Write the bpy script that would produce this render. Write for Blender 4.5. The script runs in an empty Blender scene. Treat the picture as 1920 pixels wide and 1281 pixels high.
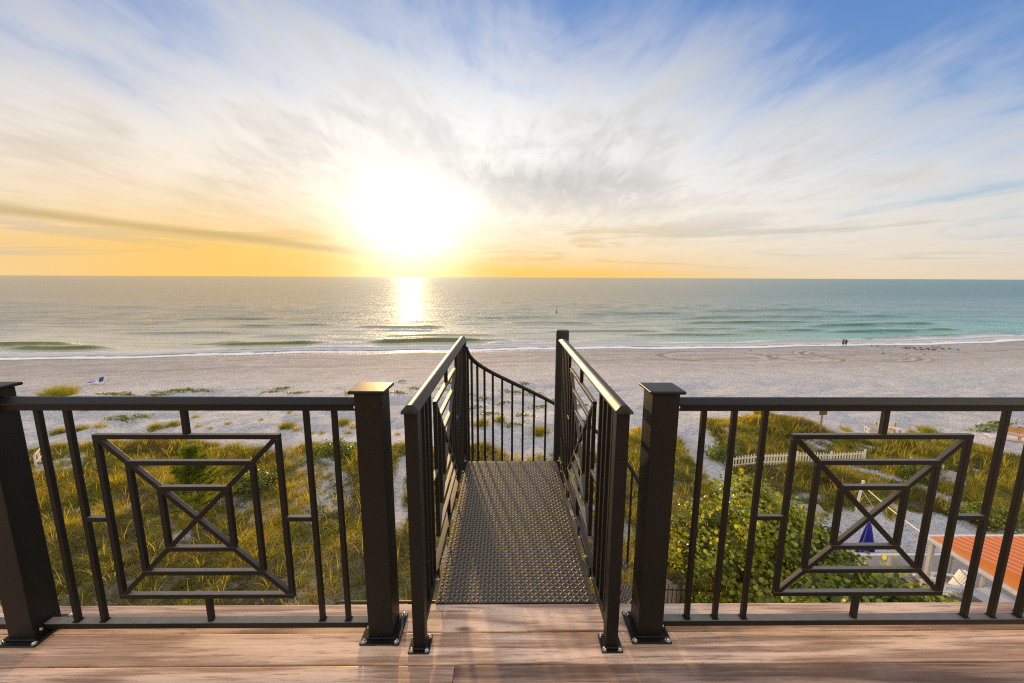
import bpy, math, random
import numpy as np
from mathutils import Vector, Matrix
rad=math.radians
random.seed(7); rng=np.random.default_rng(11)
S=bpy.context.scene
COL=S.collection
PI=math.pi

# ------------------------------------------------------------ object helpers
def tag(o,label=None,cat=None,group=None,kind=None):
    if label: o['label']=label
    if cat: o['category']=cat
    if group: o['group']=group
    if kind: o['kind']=kind
    return o
def empty(name,loc,rz=0,label=None,cat=None,group=None):
    o=bpy.data.objects.new(name,None); COL.objects.link(o)
    o.location=loc; o.rotation_euler=(0,0,rz); o.empty_display_size=.1
    return tag(o,label,cat,group)
def copy_tree(o,parent=None):
    c=o.copy(); COL.objects.link(c)
    if parent: c.parent=parent
    for ch in list(o.children): copy_tree(ch,c)
    return c

class MB:
    """collects polygons, then links them as one mesh object"""
    def __init__(s): s.v=[]; s.f=[]
    def add(s,vs,fs):
        n=len(s.v); s.v+= [tuple(v) for v in vs]; s.f+=[tuple(i+n for i in f) for f in fs]; return s
    def box(s,a,b):
        x0,y0,z0=a; x1,y1,z1=b
        return s.add([(x0,y0,z0),(x1,y0,z0),(x1,y1,z0),(x0,y1,z0),(x0,y0,z1),(x1,y0,z1),(x1,y1,z1),(x0,y1,z1)],
          [(0,3,2,1),(4,5,6,7),(0,1,5,4),(1,2,6,5),(2,3,7,6),(3,0,4,7)])
    def bar(s,p,q,w,h,up=(0,0,1)):
        p=Vector(p);q=Vector(q);d=(q-p).normalized();u=Vector(up)
        r=d.cross(u).normalized(); u=r.cross(d)
        vs=[]
        for e in (p,q):
            for a,b in ((-1,-1),(1,-1),(1,1),(-1,1)): vs.append(e+r*(a*w/2)+u*(b*h/2))
        return s.add(vs,[(3,2,1,0),(4,5,6,7),(0,1,5,4),(1,2,6,5),(2,3,7,6),(3,0,4,7)])
    def prism(s,prof,p,q,up=(0,0,1)):
        """profile [(side,up)] swept from p to q"""
        p=Vector(p);q=Vector(q);d=(q-p).normalized();u=Vector(up)
        r=d.cross(u).normalized(); u=r.cross(d); n=len(prof)
        vs=[e+r*a+u*b for e in (p,q) for a,b in prof]
        return s.add(vs,[tuple(range(n-1,-1,-1)),tuple(range(n,2*n))]+[(i,(i+1)%n,n+(i+1)%n,n+i) for i in range(n)])
    def tube(s,pts,rs,n=8,cap=True):
        pts=[Vector(p) for p in pts]
        if not hasattr(rs,'__len__'): rs=[rs]*len(pts)
        vs=[];fs=[]; ref=None
        for i,p in enumerate(pts):
            d=(pts[min(i+1,len(pts)-1)]-pts[max(i-1,0)]).normalized()
            if ref is None:
                ref=Vector((1,0,0)) if abs(d.x)<.8 else Vector((0,1,0))
            a=(ref-d*ref.dot(d)).normalized(); ref=a; b=d.cross(a)
            for k in range(n):
                t=2*PI*k/n; vs.append(p+(a*math.cos(t)+b*math.sin(t))*rs[i])
        for i in range(len(pts)-1):
            for k in range(n): fs.append((i*n+k,i*n+(k+1)%n,(i+1)*n+(k+1)%n,(i+1)*n+k))
        if cap: fs.append(tuple(range(n-1,-1,-1))); fs.append(tuple(range((len(pts)-1)*n,len(pts)*n)))
        return s.add(vs,fs)
    def lathe(s,prof,c,n=20):
        cx,cy,cz=c; return s.tube([(cx,cy,cz+z) for r,z in prof],[max(r,.0002) for r,z in prof],n)
    def build(s,name,mat,parent=None,bevel=0,smooth=False,seg=2):
        me=bpy.data.meshes.new(name); me.from_pydata(s.v,[],s.f); me.update()
        o=bpy.data.objects.new(name,me); COL.objects.link(o)
        if mat: me.materials.append(mat)
        if parent: o.parent=parent
        if bevel:
            m=o.modifiers.new('b','BEVEL'); m.width=bevel; m.segments=seg; m.limit_method='ANGLE'; m.angle_limit=rad(35)
        if smooth or bevel:
            me.polygons.foreach_set('use_smooth',[True]*len(me.polygons))
            if bevel:
                w=o.modifiers.new('w','WEIGHTED_NORMAL'); w.keep_sharp=True
            else:
                try: me.set_sharp_from_angle(angle=rad(45))
                except Exception: pass
        return o
def bulk(name,V,Q,mat,parent=None,tint=None,attrs=None,smooth=True):
    """fast mesh from numpy arrays, Q is (n,4)"""
    me=bpy.data.meshes.new(name); V=np.asarray(V,np.float32); Q=np.asarray(Q,np.int32)
    me.vertices.add(len(V)); me.vertices.foreach_set('co',V.ravel())
    me.loops.add(Q.size); me.loops.foreach_set('vertex_index',Q.ravel())
    me.polygons.add(len(Q)); me.polygons.foreach_set('loop_start',np.arange(0,Q.size,4,dtype=np.int32))
    me.update(calc_edges=True)
    if smooth: me.polygons.foreach_set('use_smooth',np.ones(len(Q),bool))
    if tint is not None:
        a=me.attributes.new('tint','FLOAT_COLOR','POINT')
        c=np.ones((len(V),4),np.float32); c[:,:3]=tint; a.data.foreach_set('color',c.ravel())
    for k,v in (attrs or {}).items():
        a=me.attributes.new(k,'FLOAT','POINT'); a.data.foreach_set('value',np.asarray(v,np.float32).ravel())
    me.materials.append(mat)
    o=bpy.data.objects.new(name,me); COL.objects.link(o)
    if parent: o.parent=parent
    return o
def grid_faces(nr,nc):
    i=np.arange(nr-1)[:,None]*nc+np.arange(nc-1)[None,:]; i=i.ravel()
    return np.stack([i,i+1,i+nc+1,i+nc],1)

# ------------------------------------------------------------ numpy noise
_lat=rng.random((256,256))
def vn(x,y,sc,seed=0):
    x=np.asarray(x)*sc+seed*17.3; y=np.asarray(y)*sc+seed*31.7
    xi=np.floor(x).astype(int); yi=np.floor(y).astype(int); fx=x-xi; fy=y-yi
    fx=fx*fx*(3-2*fx); fy=fy*fy*(3-2*fy)
    g=lambda a,b:_lat[a%256,b%256]
    return (g(xi,yi)*(1-fx)+g(xi+1,yi)*fx)*(1-fy)+(g(xi,yi+1)*(1-fx)+g(xi+1,yi+1)*fx)*fy
def fbm(x,y,sc,seed=0,o=4):
    r=0;a=.5;t=0
    for k in range(o): r=r+a*vn(x,y,sc*2**k,seed+k); t+=a; a*=.5
    return r/t
def sst(a,b,x): t=np.clip((x-a)/(b-a),0,1); return t*t*(3-2*t)
def inpoly(x,y,P):
    r=np.zeros(np.shape(x),bool); n=len(P)
    for i in range(n):
        x0,y0=P[i]; x1,y1=P[(i+1)%n]
        if y0==y1: continue
        c=((y0>y)!=(y1>y))&(x<(x1-x0)*(y-y0)/(y1-y0)+x0); r^=c
    return r

# ------------------------------------------------------------ node helpers
class X:
    def __init__(s,nt,sock): s.nt=nt; s.s=sock
    def _m(s,op,*o,clamp=False):
        n=s.nt.nodes.new('ShaderNodeMath'); n.operation=op; n.use_clamp=clamp
        for i,v in enumerate((s,)+o):
            if isinstance(v,X): s.nt.links.new(v.s,n.inputs[i])
            else: n.inputs[i].default_value=v
        return X(s.nt,n.outputs[0])
    def __add__(s,o): return s._m('ADD',o)
    __radd__=__add__
    def __sub__(s,o): return s._m('SUBTRACT',o)
    def __rsub__(s,o): return (s*-1)+o
    def __mul__(s,o): return s._m('MULTIPLY',o)
    __rmul__=__mul__
    def __truediv__(s,o): return s._m('DIVIDE',o)
    def pow(s,o): return s._m('POWER',o)
    def exp(s): return s._m('EXPONENT')
    def max(s,o): return s._m('MAXIMUM',o)
    def min(s,o): return s._m('MINIMUM',o)
    def abs(s): return s._m('ABSOLUTE')
    def clamp(s): return s._m('ADD',0.0,clamp=True)
    def sst(s,a,b):
        n=s.nt.nodes.new('ShaderNodeMapRange'); n.interpolation_type='SMOOTHSTEP'
        s.nt.links.new(s.s,n.inputs['Value']); n.inputs['From Min'].default_value=a; n.inputs['From Max'].default_value=b
        return X(s.nt,n.outputs['Result'])
def nd(nt,t,ins=None,out=0,**props):
    n=nt.nodes.new(t)
    for k,v in props.items(): setattr(n,k,v)
    for k,v in (ins or {}).items():
        i=n.inputs[k]
        if isinstance(v,X): nt.links.new(v.s,i)
        elif v is not None: i.default_value=v
    return X(nt,n.outputs[out])
def c4(c): return (c[0],c[1],c[2],1)
def mix(nt,f,a,b,bt='MIX'):
    n=nt.nodes.new('ShaderNodeMix'); n.data_type='RGBA'; n.blend_type=bt
    for k,v in ((0,f),(6,a),(7,b)):
        if isinstance(v,X): nt.links.new(v.s,n.inputs[k])
        else: n.inputs[k].default_value=v if k==0 else c4(v)
    return X(nt,n.outputs[2])
def attr(nt,name,out=2): return nd(nt,'ShaderNodeAttribute',out=out,attribute_name=name)
def coords(nt,scale=(1,1,1),kind='Object',rot=(0,0,0)):
    tc=nt.nodes.new('ShaderNodeTexCoord'); 
    return nd(nt,'ShaderNodeMapping',{'Vector':X(nt,tc.outputs[kind]),'Scale':scale,'Rotation':rot})
def noise(nt,vec,sc,det=4,rough=.5,dist=0,out=0):
    return nd(nt,'ShaderNodeTexNoise',{'Vector':vec,'Scale':sc,'Detail':det,'Roughness':rough,'Distortion':dist},out=out)
def new_mat(name):
    m=bpy.data.materials.new(name); m.use_nodes=True; nt=m.node_tree; nt.nodes.clear()
    return m,nt
def finish(nt,shader):
    o=nt.nodes.new('ShaderNodeOutputMaterial'); nt.links.new(shader.s,o.inputs['Surface'])
def bump(nt,h,strength=.3,dist=.01,normal=None):
    return nd(nt,'ShaderNodeBump',{'Height':h,'Strength':strength,'Distance':dist,'Normal':normal})
def princ(nt,**k):
    return nd(nt,'ShaderNodeBsdfPrincipled',{a.replace('_',' '):v for a,v in k.items()})
def simple(name,col,rough=.5,var=.15,sc=8,metal=0,bmp=.1,bsc=60,spec=None,coat=0):
    m,nt=new_mat(name); v=coords(nt)
    n=noise(nt,v,sc,5,.6); c=mix(nt,n,[x*(1-var) for x in col],[min(1,x*(1+var)) for x in col])
    h=noise(nt,v,bsc,3)
    k=dict(Base_Color=c,Roughness=(n*.2+(rough-.1)),Metallic=metal,Normal=bump(nt,h,bmp,.004))
    if coat: k['Coat_Weight']=coat; k['Coat_Roughness']=.15
    finish(nt,princ(nt,**k)); return m

# ------------------------------------------------------------ materials
# powder-coated dark bronze metal of the rails; lattice bars and bottom rails get skylight painted pale on top faces
def bronze(name,skylit):
    m,nt=new_mat(name); v=coords(nt,kind='Object'); n1=noise(nt,v,9,6,.6); n2=noise(nt,v,420,2,.5)
    c=mix(nt,n1,(.0042,.0046,.0042),(.0085,.0085,.0072)); c=mix(nt,(n2-.45)*.10,c,(.03,.028,.022))
    if skylit:
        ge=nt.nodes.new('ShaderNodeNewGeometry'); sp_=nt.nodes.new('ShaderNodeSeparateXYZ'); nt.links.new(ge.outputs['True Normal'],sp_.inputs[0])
        toplight=X(nt,sp_.outputs[2]).sst(.45,.95)*(noise(nt,v,26,5,.65)*.7+.45); c=mix(nt,toplight,c,(.19,.18,.16))
    finish(nt,princ(nt,Base_Color=c,Roughness=n1*.14+.33,Specular_IOR_Level=.0,Coat_Weight=1.0,Coat_Roughness=n1*.14+.39,Coat_IOR=1.39,Normal=bump(nt,n2,.12,.0006)))
    return m
M_BRONZE=bronze('bronze_metal',False); M_SKYLIT=bronze('bronze_metal_skylit_tops',True)
M_STEEL=simple('stainless_steel',(.55,.53,.5),.28,.1,20,1,.1)
M_DARKIRON=simple('black_iron',(.012,.012,.012),.5)
# diamond plate: same paint, lugs worn brighter, with sunlit gold painted into their colour
m,nt=new_mat('tread_metal'); M_PLATE=m
v=coords(nt); n1=noise(nt,v,3.2,7,.65); n2=noise(nt,v,150,3,.6); z=attr(nt,'lug')
c=mix(nt,n1,(.06,.053,.045),(.125,.108,.088)); c=mix(nt,z*.8,c,(.55,.42,.22)); c=mix(nt,(n2.sst(.64,.74))*.5,c,(.2,.19,.18))
finish(nt,princ(nt,Base_Color=c,Roughness=(n1*.2+.42)-z*.1,Metallic=.65,Specular_IOR_Level=.55,Normal=bump(nt,n2,.2,.001)))
# deck boards
m,nt=new_mat('deck_wood'); M_WOOD=m
tc=nt.nodes.new('ShaderNodeTexCoord'); oc=X(nt,tc.outputs['Object']); pid=attr(nt,'pid'); tone=attr(nt,'tone')
cmb=nd(nt,'ShaderNodeCombineXYZ',{'X':pid*13.7,'Y':pid*5.3,'Z':pid*3.1})
pv=nd(nt,'ShaderNodeVectorMath',{0:oc,1:cmb},operation='ADD')
lo=noise(nt,nd(nt,'ShaderNodeMapping',{'Vector':pv,'Scale':(.55,5.0,1)}),1.0,2,.5,.3)
fine=noise(nt,nd(nt,'ShaderNodeMapping',{'Vector':pv,'Scale':(6.0,95,8)}),1.0,5,.75)
mid=noise(nt,nd(nt,'ShaderNodeMapping',{'Vector':pv,'Scale':(1.6,62,4)}),1.0,6,.66,.4)
ringv=(lo*30.0)._m('SINE')*.5+.5
knot=nd(nt,'ShaderNodeTexVoronoi',{'Vector':nd(nt,'ShaderNodeMapping',{'Vector':pv,'Scale':(1.6,5.2,1)}),'Scale':1.0})
kn=1.0-knot.sst(.02,.11)
gr=(mid*.52+fine*.34+ringv*.20)
c=mix(nt,gr.sst(.38,.66),(.93,.64,.43),(.42,.25,.155))
c=mix(nt,fine.sst(.54,.66)*.6,c,(.26,.14,.085))
c=mix(nt,mid.sst(.57,.66)*.7,c,(.20,.105,.06))
c=mix(nt,kn*.85,c,(.13,.07,.04))
c=mix(nt,tone,c,mix(nt,gr.sst(.36,.64),(.36,.215,.14),(.10,.055,.033)))
wx=noise(nt,oc,2.3,4,.6); c=mix(nt,wx.sst(.5,.8)*.25,c,(.66,.54,.45))
finish(nt,princ(nt,Base_Color=c,Roughness=mid*.3+.38,Normal=bump(nt,gr+kn*.3,.35,.0025)))
M_WHITE=simple('white_paint',(.70,.69,.66),.5,.06,5)
M_WHITEWOOD=simple('weathered_white_wood',(.66,.63,.58),.65,.2,12)
M_GREYDECK=simple('grey_boards',(.27,.245,.215),.7,.3,7)
M_BROWNPOST=simple('brown_timber',(.34,.19,.085),.7,.3,9)
M_ORANGEWOOD=simple('orange_cedar',(.62,.31,.10),.6,.25,8)
M_SIGN=simple('sign_face',(.12,.075,.035),.6,.2,10)
M_ROOFPAN=simple('roof_pan_metal',(.42,.16,.10),.42,.12,1.2,0,.02)
M_ROOFRIB=simple('roof_rib_metal',(.75,.26,.07),.42,.12,2,0,.02)
M_BLUECLOTH=simple('blue_canvas',(.012,.02,.30),.8,.3,6,0,.4,30)
M_BLUE2=simple('blue_vinyl',(.03,.07,.42),.6,.2,6)
M_STUCCO=simple('stucco',(.62,.58,.52),.85,.1,4)
M_ROPE=simple('white_rope',(.7,.66,.6),.8,.1,20)
M_ROCK=simple('grey_rock',(.30,.26,.22),.85,.35,3,0,.8,6)
M_DRIFT=simple('driftwood',(.12,.09,.07),.8,.3,9)
M_BIRD=simple('bird_plumage',(.05,.045,.04),.7,.3,30)
M_BIRDW=simple('white_plumage',(.75,.74,.7),.7,.1,30)
M_SKIN=simple('skin',(.36,.2,.13),.6,.1,5)
M_CLOTHD=simple('dark_cloth',(.03,.03,.05),.85,.3,9)
M_CLOTHL=simple('tan_cloth',(.16,.14,.11),.85,.3,9)
M_HAIR=simple('hair',(.035,.022,.014),.6,.3,9)
M_BARK=simple('bark',(.11,.075,.05),.85,.4,14,0,.6,25)

def leaf_mat(name,trans=.45,rough=.45,spec=.25,var=.35):
    m,nt=new_mat(name); t=attr(nt,'tint',0)
    n=noise(nt,coords(nt),3.0,3); c=mix(nt,n*var,t,(.30,.24,.04))
    p=princ(nt,Base_Color=c,Roughness=rough,Specular_IOR_Level=spec)
    tr=nd(nt,'ShaderNodeBsdfTranslucent',{'Color':mix(nt,.35,c,(1,.9,.05),'MULTIPLY')})
    tr=nd(nt,'ShaderNodeBsdfTranslucent',{'Color':mix(nt,1.0,c,(1.5,1.35,.5),'MULTIPLY')})
    finish(nt,nd(nt,'ShaderNodeMixShader',{0:trans,1:p,2:tr})); return m
M_GRASS=leaf_mat('grass_blade',.5,.5,.2)
M_LEAF=leaf_mat('round_leaf',.45,.32,.45,.2)
M_NEEDLE=leaf_mat('needle',.5,.6,.1,.1)

# ------------------------------------------------------------ terrain functions
def shore(x):
    x=np.asarray(x,float); xc=np.clip(x,-400,400)
    return 78.3+.100*x+.00035*np.clip(xc-55,0,90)**2+.55*np.sin(xc*.11)+.35*np.sin(xc*.31+1.)+.9*np.sin(xc*.037+2)
PATHS=[[(16.6,34.5),(15.7,32.0),(14.3,28.5),(14.0,25.7),(13.6,23.5),(14.1,21.3),(16.5,19.2),(20,17.3),(25,16.6)],
       [(-6.5,29.0),(-7.2,26),(-6.6,22),(-5.6,18.5)],[(24.0,25.5),(25.6,23.2),(26.6,20.4)]]
def pathd(x,y):
    d=np.full(np.shape(x),99.)
    for P,w in zip(PATHS,(1.0,.45,.5)):
        for (x0,y0),(x1,y1) in zip(P[:-1],P[1:]):
            dx,dy=x1-x0,y1-y0; t=np.clip(((x-x0)*dx+(y-y0)*dy)/(dx*dx+dy*dy),0,1)
            d=np.minimum(d,np.hypot(x-x0-t*dx,y-y0-t*dy)/w)
    return d
VEG=[[(-60,27.0),(-36.1,27.8),(-31.9,28.7),(-27.7,29.2),(-23.1,28.7),(-19,27),(-15.8,27.6),(-13.1,28.7),(-10.2,27.5),(-7.6,28.5),(-3.8,27.8),(-2.2,29.2),(.3,27.4),(3.8,27.8),(4.5,20),(5.1,6),(-60,4)],
     [(11,31.9),(12.2,30.1),(13.4,28.0),(13.4,24.9),(12.5,21.6),(12.4,18.6),(5.1,6),(3,20),(4.5,28.6),(6.7,27.2)],
     [(15.9,31.4),(17.4,32.8),(21.6,33.4),(24.3,34.3),(26,32.6),(26.9,30.2),(28.4,29.9),(30.8,29.7),(34.9,30.1),(35.8,28.6),(36,26.8),(37.4,25.8),(60,22),(60,12),(31,17.8),(27.2,18.3),(26,18.6),(25.1,19.8),(20.9,20.4),(18.2,20),(15.4,20.3),(14.6,21.9),(15.1,24.9),(15.8,27.4),(16.3,29.3)]]
HOLES=[[(-15.9,26.4),(-14.2,26.7),(-10.8,25.9),(-8.1,20.1),(-9.7,18.9),(-12.6,21.1)],[(-16,21.2),(-14,21.4),(-12.6,20),(-14.2,19.4)],
 [(-33.2,27.5),(-30.4,27.9),(-27.1,25),(-29.1,24.3)],[(26.8,28.8),(29.2,29.1),(28,27.4),(25.6,27)],[(-1.8,27),(3.5,27.9),(3,23.2),(-.7,22.6)],
 [(23,29.3),(25.8,30.4),(24.9,28.5),(22.4,27.9)],[(-23.5,21.7),(-21.9,22),(-19.9,20.1),(-21.3,19.9)]]
def vegmask(x,y):
    n=fbm(x,y,.55,3); wx=x+(fbm(x,y,.5,8)-.5)*3; wy=y+(fbm(x,y,.5,12)-.5)*2.4
    m=np.zeros(np.shape(x))
    for P in VEG: m=np.maximum(m,inpoly(wx,wy,P)*1.0)
    h=np.zeros(np.shape(x))
    for P in HOLES: h=np.maximum(h,inpoly(wx,wy,P)*1.0)
    m=m*(1-.7*h)*sst(.8,1.3,pathd(x,y)+.5*(n-.5))
    return m*sst(.20,.31,n)
def H(x,y):
    x=np.asarray(x,float); y=np.asarray(y,float)
    d=shore(x)-y
    z=-13.0+np.where(d>0,1.8*sst(0,44,np.clip(d,0,44))+.012*np.clip(d,0,40),.05*d)
    z=np.minimum(z,-11.18+0*z)-.0
    du=sst(12,18,y)*(1-sst(40,52,y))
    z=z+du*((fbm(x,y,.13,1,3)-.5)*1.1+(fbm(x,y,.5,5,2)-.5)*.35)
    z=z+.55*np.exp(-((x-22)/4.5)**2-((y-32.5)/2.2)**2)+.5*np.exp(-((x+44)/5)**2-((y-40)/3)**2)+.3*np.exp(-((x+22)/8)**2-((y-28.5)/2)**2)
    z=z-.12*np.exp(-pathd(x,y)**2)*du
    sm=sst(3,9,d)*(y<70)
    z=z+sm*((fbm(x,y,1.4,9,2)-.5)*.10)
    return z
def Hz(x,y): return float(H(np.array([x]),np.array([y]))[0])

# ------------------------------------------------------------ ground
xs=np.concatenate([-np.geomspace(3000,142,46),np.arange(-140,-60,.55),np.arange(-60,60,.3),np.arange(60,140,.5),np.geomspace(142,3000,46)])
ys=np.concatenate([np.arange(-300,-5,15),np.arange(-5,12,.7),np.arange(12,45,.24),np.arange(45,98,.34),np.arange(98,130,3),np.geomspace(133,900,12)])
GX,GY=np.meshgrid(xs,ys); GZ=H(GX,GY)
d=shore(GX)-GY
wet=1-sst(.6,2.6,d+(fbm(GX,GY,.2,21)-.5)*2.5)
damp=(1-sst(12,36,d+(fbm(GX,GY,.06,22)-.5)*10))
trk=np.zeros_like(GX)
def ring(cx,cy,R,w,a,rx=1.0,n=0):
    global trk
    r=np.hypot((GX-cx)/rx,GY-cy)+(fbm(GX,GY,.25,30+n)-.5)*.5; trk=trk+a*np.exp(-((r-R)/w)**2)*(.5+vn(GX,GY,.3,40+n))
for R,w,a in ((5.3,.35,-1),(4.7,.3,.9),(4.1,.3,-.5),(2.9,.8,.9),(5.9,.25,.5)): ring(52.8,68.6,R,w,a,1.0,1)
for R,w,a in ((7.6,.4,-1),(6.9,.35,.9),(6.2,.3,-.7),(8.4,.3,.6),(9.0,.25,-.5)): ring(64.5,71.0,R,w,a,1.15,2)
for R,w,a in ((6.5,.5,-.7),(5.6,.4,.6)): ring(38,71,R,w,a,1.5,3)
for s0,w,a,k in ((5.5,.3,-.6,1),(6.4,.3,.5,1),(8.6,.35,-.7,2),(10.2,.3,.5,2),(13.5,.35,-.8,3),(14.6,.3,-.5,3),(16.8,.9,.6,4),(19.0,.3,-.5,5),(25.2,.4,.4,5)):
    trk+=a*np.exp(-((d-s0-3*(fbm(GX,GY,.018,50+k,2)-.5)*2)/w)**2)*sst(.3,.6,vn(GX,GY,.05,60+k))
for (cx,cy,rr) in ((-28,69,22),(-8,71,14),(20,70,26),(-60,60,20)):
    trk+=.6*np.exp(-((np.hypot((GX-cx),(GY-cy)*2.6)-rr+(fbm(GX,GY,.1,70)-.5)*2)/.5)**2)*(d>3)
vm=vegmask(GX,GY)
m,nt=new_mat('sand'); M_SAND=m
oc=coords(nt); veg=attr(nt,'veg'); we=attr(nt,'wet'); da=attr(nt,'damp'); tr=attr(nt,'track')
n1=noise(nt,oc,.35,6,.6); n2=noise(nt,coords(nt,(1,1,1)),2.6,4,.6); n3=noise(nt,oc,9,4,.6)
foot=nd(nt,'ShaderNodeTexVoronoi',{'Vector':oc,'Scale':1.9,'Randomness':1.0},feature='SMOOTH_F1')
c=mix(nt,n1.sst(.3,.7),(.62,.60,.575),(.72,.705,.685))
c=mix(nt,da,c,mix(nt,n1.sst(.35,.65),(.44,.42,.40),(.53,.51,.495)))
c=mix(nt,(tr*.8).max(0.0).min(.8),c,(.70,.64,.57)); c=mix(nt,(tr*-.8).max(0.0).min(.75),c,(.20,.175,.16))
c=mix(nt,we*.85,c,(.19,.15,.12))
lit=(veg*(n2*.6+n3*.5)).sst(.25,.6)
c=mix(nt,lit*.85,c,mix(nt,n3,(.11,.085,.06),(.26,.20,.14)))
spk=n3.sst(.66,.74)*(1.0-da)*veg.sst(-.2,.3)*.3
c=mix(nt,spk,c,(.2,.16,.12))
hh=(foot*-1.0)*(1.0-da*.75)+n3*.28+n2*.8*(1.0-da*.5)
g4=noise(nt,oc,4.5,3,.7); c=mix(nt,(g4.sst(.48,.66)*.5+n3.sst(.5,.7)*.35)*(1.0-we),c,mix(nt,da,(.32,.32,.35),(.23,.205,.19)))
b=bump(nt,hh*(1.0-we)+tr*.4+g4*.9,1.0,.34)
finish(nt,princ(nt,Base_Color=c,Roughness=(1.0-we)*.75+.16,Specular_IOR_Level=we*.5+.1,Normal=b))
g=bulk('ground',np.stack([GX,GY,GZ],-1).reshape(-1,3),grid_faces(len(ys),len(xs)),M_SAND,attrs=dict(veg=vm,wet=wet,damp=damp,track=trk))
tag(g,kind='structure')

# ------------------------------------------------------------ sea
t=np.linspace(-1,1,1150); k=6.9; cx=52*np.sinh(t*k)/1.0
cx=np.sign(t)*52*(np.sinh(abs(t)*k))  # dense near the beach, out to the horizon
cx=cx/np.abs(cx).max()*45000
cx=np.concatenate([-np.geomspace(45000,175,60),np.linspace(-172,172,1000),np.geomspace(175,45000,60)])
s_=np.concatenate([np.arange(-6,52,.3),np.geomspace(52.3,45000,330)])
SX,SS=np.meshgrid(cx,s_); sh=shore(SX); SY=sh+SS
WV=np.zeros_like(SX); foam=np.zeros_like(SX); crest=np.zeros_like(SX)
def wave(x0,x1,s0,h,w,slope=0,fo=0,e=3.5):
    global WV,foam,crest
    win=sst(x0-e,x0+e,SX)*(1-sst(x1-e,x1+e,SX))
    sc=s0+slope*(SX-(x0+x1)/2)+1.2*(fbm(SX,0*SX,.12,int(abs(x0)) )-.5)
    u=(SS-sc)/w; f=np.where(u<0,np.exp(-(u/.62)**2),np.exp(-(u/1.7)**2))
    WV+=h*win*f; crest=np.maximum(crest,win*np.exp(-((u+.35)/.9)**2)*min(1,h/.55)*(1 if s0<18 else .3))
    if fo: foam=np.maximum(foam,fo*win*np.exp(-((u+.9)/.8)**2)*1.0)
wave(-99,-82,10.5,.62,1.5,.02); wave(-112,-92,16,.6,1.6,-.12,.4); wave(-62,-42,12,.6,1.4,.0); wave(-68,-58,14,.4,1.3,0)
wave(-30,-5,12.5,.66,1.4,.01); wave(-4.0,-1,12.8,.5,1.2,0,1)
wave(-42,-28,9.5,.3,1.2,.03,.8); wave(-60,150,4.6,.27,.9,.0,.9,8); wave(8,34,6.5,.3,1.,-.02,.6); wave(60,85,5.5,.38,1.1,.0,1.); wave(88,135,9,.45,1.3,.02,.9); wave(-4,12,8,.32,1.,0,.9)
for (x0,x1,s0,h) in ((-30,-5,22,.4),(-62,-44,24,.3),(14,40,27,.35),(30,60,19,.42),(48,66,30,.42),(66,90,24,.5),(90,130,20,.5),(95,140,34,.55),(-100,-70,33,.32),(-80,-55,48,.4),(-45,-20,40,.35),(0,30,47,.35),(60,100,45,.5),(70,110,62,.5),(110,160,58,.5),(-20,20,66,.35),(-110,-80,70,.35),(30,70,80,.4),(90,150,90,.5)):
    wave(x0,x1,s0,h*1.05,1.5,random.uniform(-.05,.05),0,5)
fade=sst(3,14,SS)*np.exp(-np.clip(SS,0,None)/260)
for i in range(16):
    L=random.uniform(2.2,9); a=random.gauss(0,.13); amp=.0085*L**.75
    fx,fy=math.sin(a)/L*2*PI,math.cos(a)/L*2*PI
    WV+=fade*amp*np.sin(SX*fx+SY*fy+random.uniform(0,6)+2.5*(fbm(SX,SY,.04,80+i,2)-.5))*(.3+1.2*vn(SX,SY,.06,90+i))
foam=np.maximum(foam,sst(-.8,.3,SS)*(1-sst(1.2,3.4,SS+(fbm(SX,SS,.5,4)-.5)*3))*.8)
foam=np.maximum(foam,.62*sst(2.0,3.5,SS)*(1-sst(5,12,SS)))
foam*= .75+.25*sst(-40,10,SX)
calm=1-sst(1.5,7,SS)
SZ=-13.0+WV*(SS>-1)
m,nt=new_mat('sea_water'); M_SEA=m
fo=attr(nt,'foam'); ca=attr(nt,'calm'); cr=attr(nt,'crest'); sd=attr(nt,'sdist'); oc=coords(nt)
w1=noise(nt,coords(nt,(.10,1.05,1)),1.0,5,.64,.25); w2=noise(nt,coords(nt,(.04,.34,1),rot=(0,0,.03)),1.0,4,.6,.2); w3=noise(nt,coords(nt,(.5,3.8,1)),1.0,4,.6)
w4=noise(nt,coords(nt,(.018,.07,1),rot=(0,0,-.05)),1.0,4,.6)
wf=noise(nt,coords(nt,(.0009,.0062,1),rot=(0,0,.015)),1.0,11,.56,.15); we_=noise(nt,coords(nt,(.24,2.7,1)),1.0,5,.65,.2)
hgt=w1*.85+w2*1.9+w3*.09+we_*.42+wf*30.0
b=bump(nt,hgt*(1.0-ca*.93),.9,.5)
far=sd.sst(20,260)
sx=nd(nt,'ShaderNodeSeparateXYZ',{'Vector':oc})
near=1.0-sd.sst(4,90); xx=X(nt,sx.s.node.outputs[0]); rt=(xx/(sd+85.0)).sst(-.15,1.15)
c=mix(nt,near,mix(nt,rt,(.17,.19,.13),(.0,.18,.18)),mix(nt,rt,(.60,.57,.42),(.10,.40,.33)))  # teal towards the right stands in for weaker sky reflection away from the sun
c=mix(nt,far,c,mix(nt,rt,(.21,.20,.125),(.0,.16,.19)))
c=mix(nt,cr,c,(.23,.26,.055)); c=mix(nt,ca,c,(.22,.19,.14))
fm=(fo*(noise(nt,coords(nt,(.35,1.1,1)),1.0,7,.72,.8)*2.2-.35)).sst(.16,.42)
c=mix(nt,fm,c,(.78,.80,.84))
tl=(cr*.6)
p=princ(nt,Base_Color=c,Roughness=.6,Specular_IOR_Level=0.0,Normal=b)
gl=nd(nt,'ShaderNodeBsdfGlossy',{'Color':(1,1,1,1),'Roughness':.12,'Normal':b})
fr=nd(nt,'ShaderNodeFresnel',{'IOR':1.4,'Normal':b})
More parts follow.
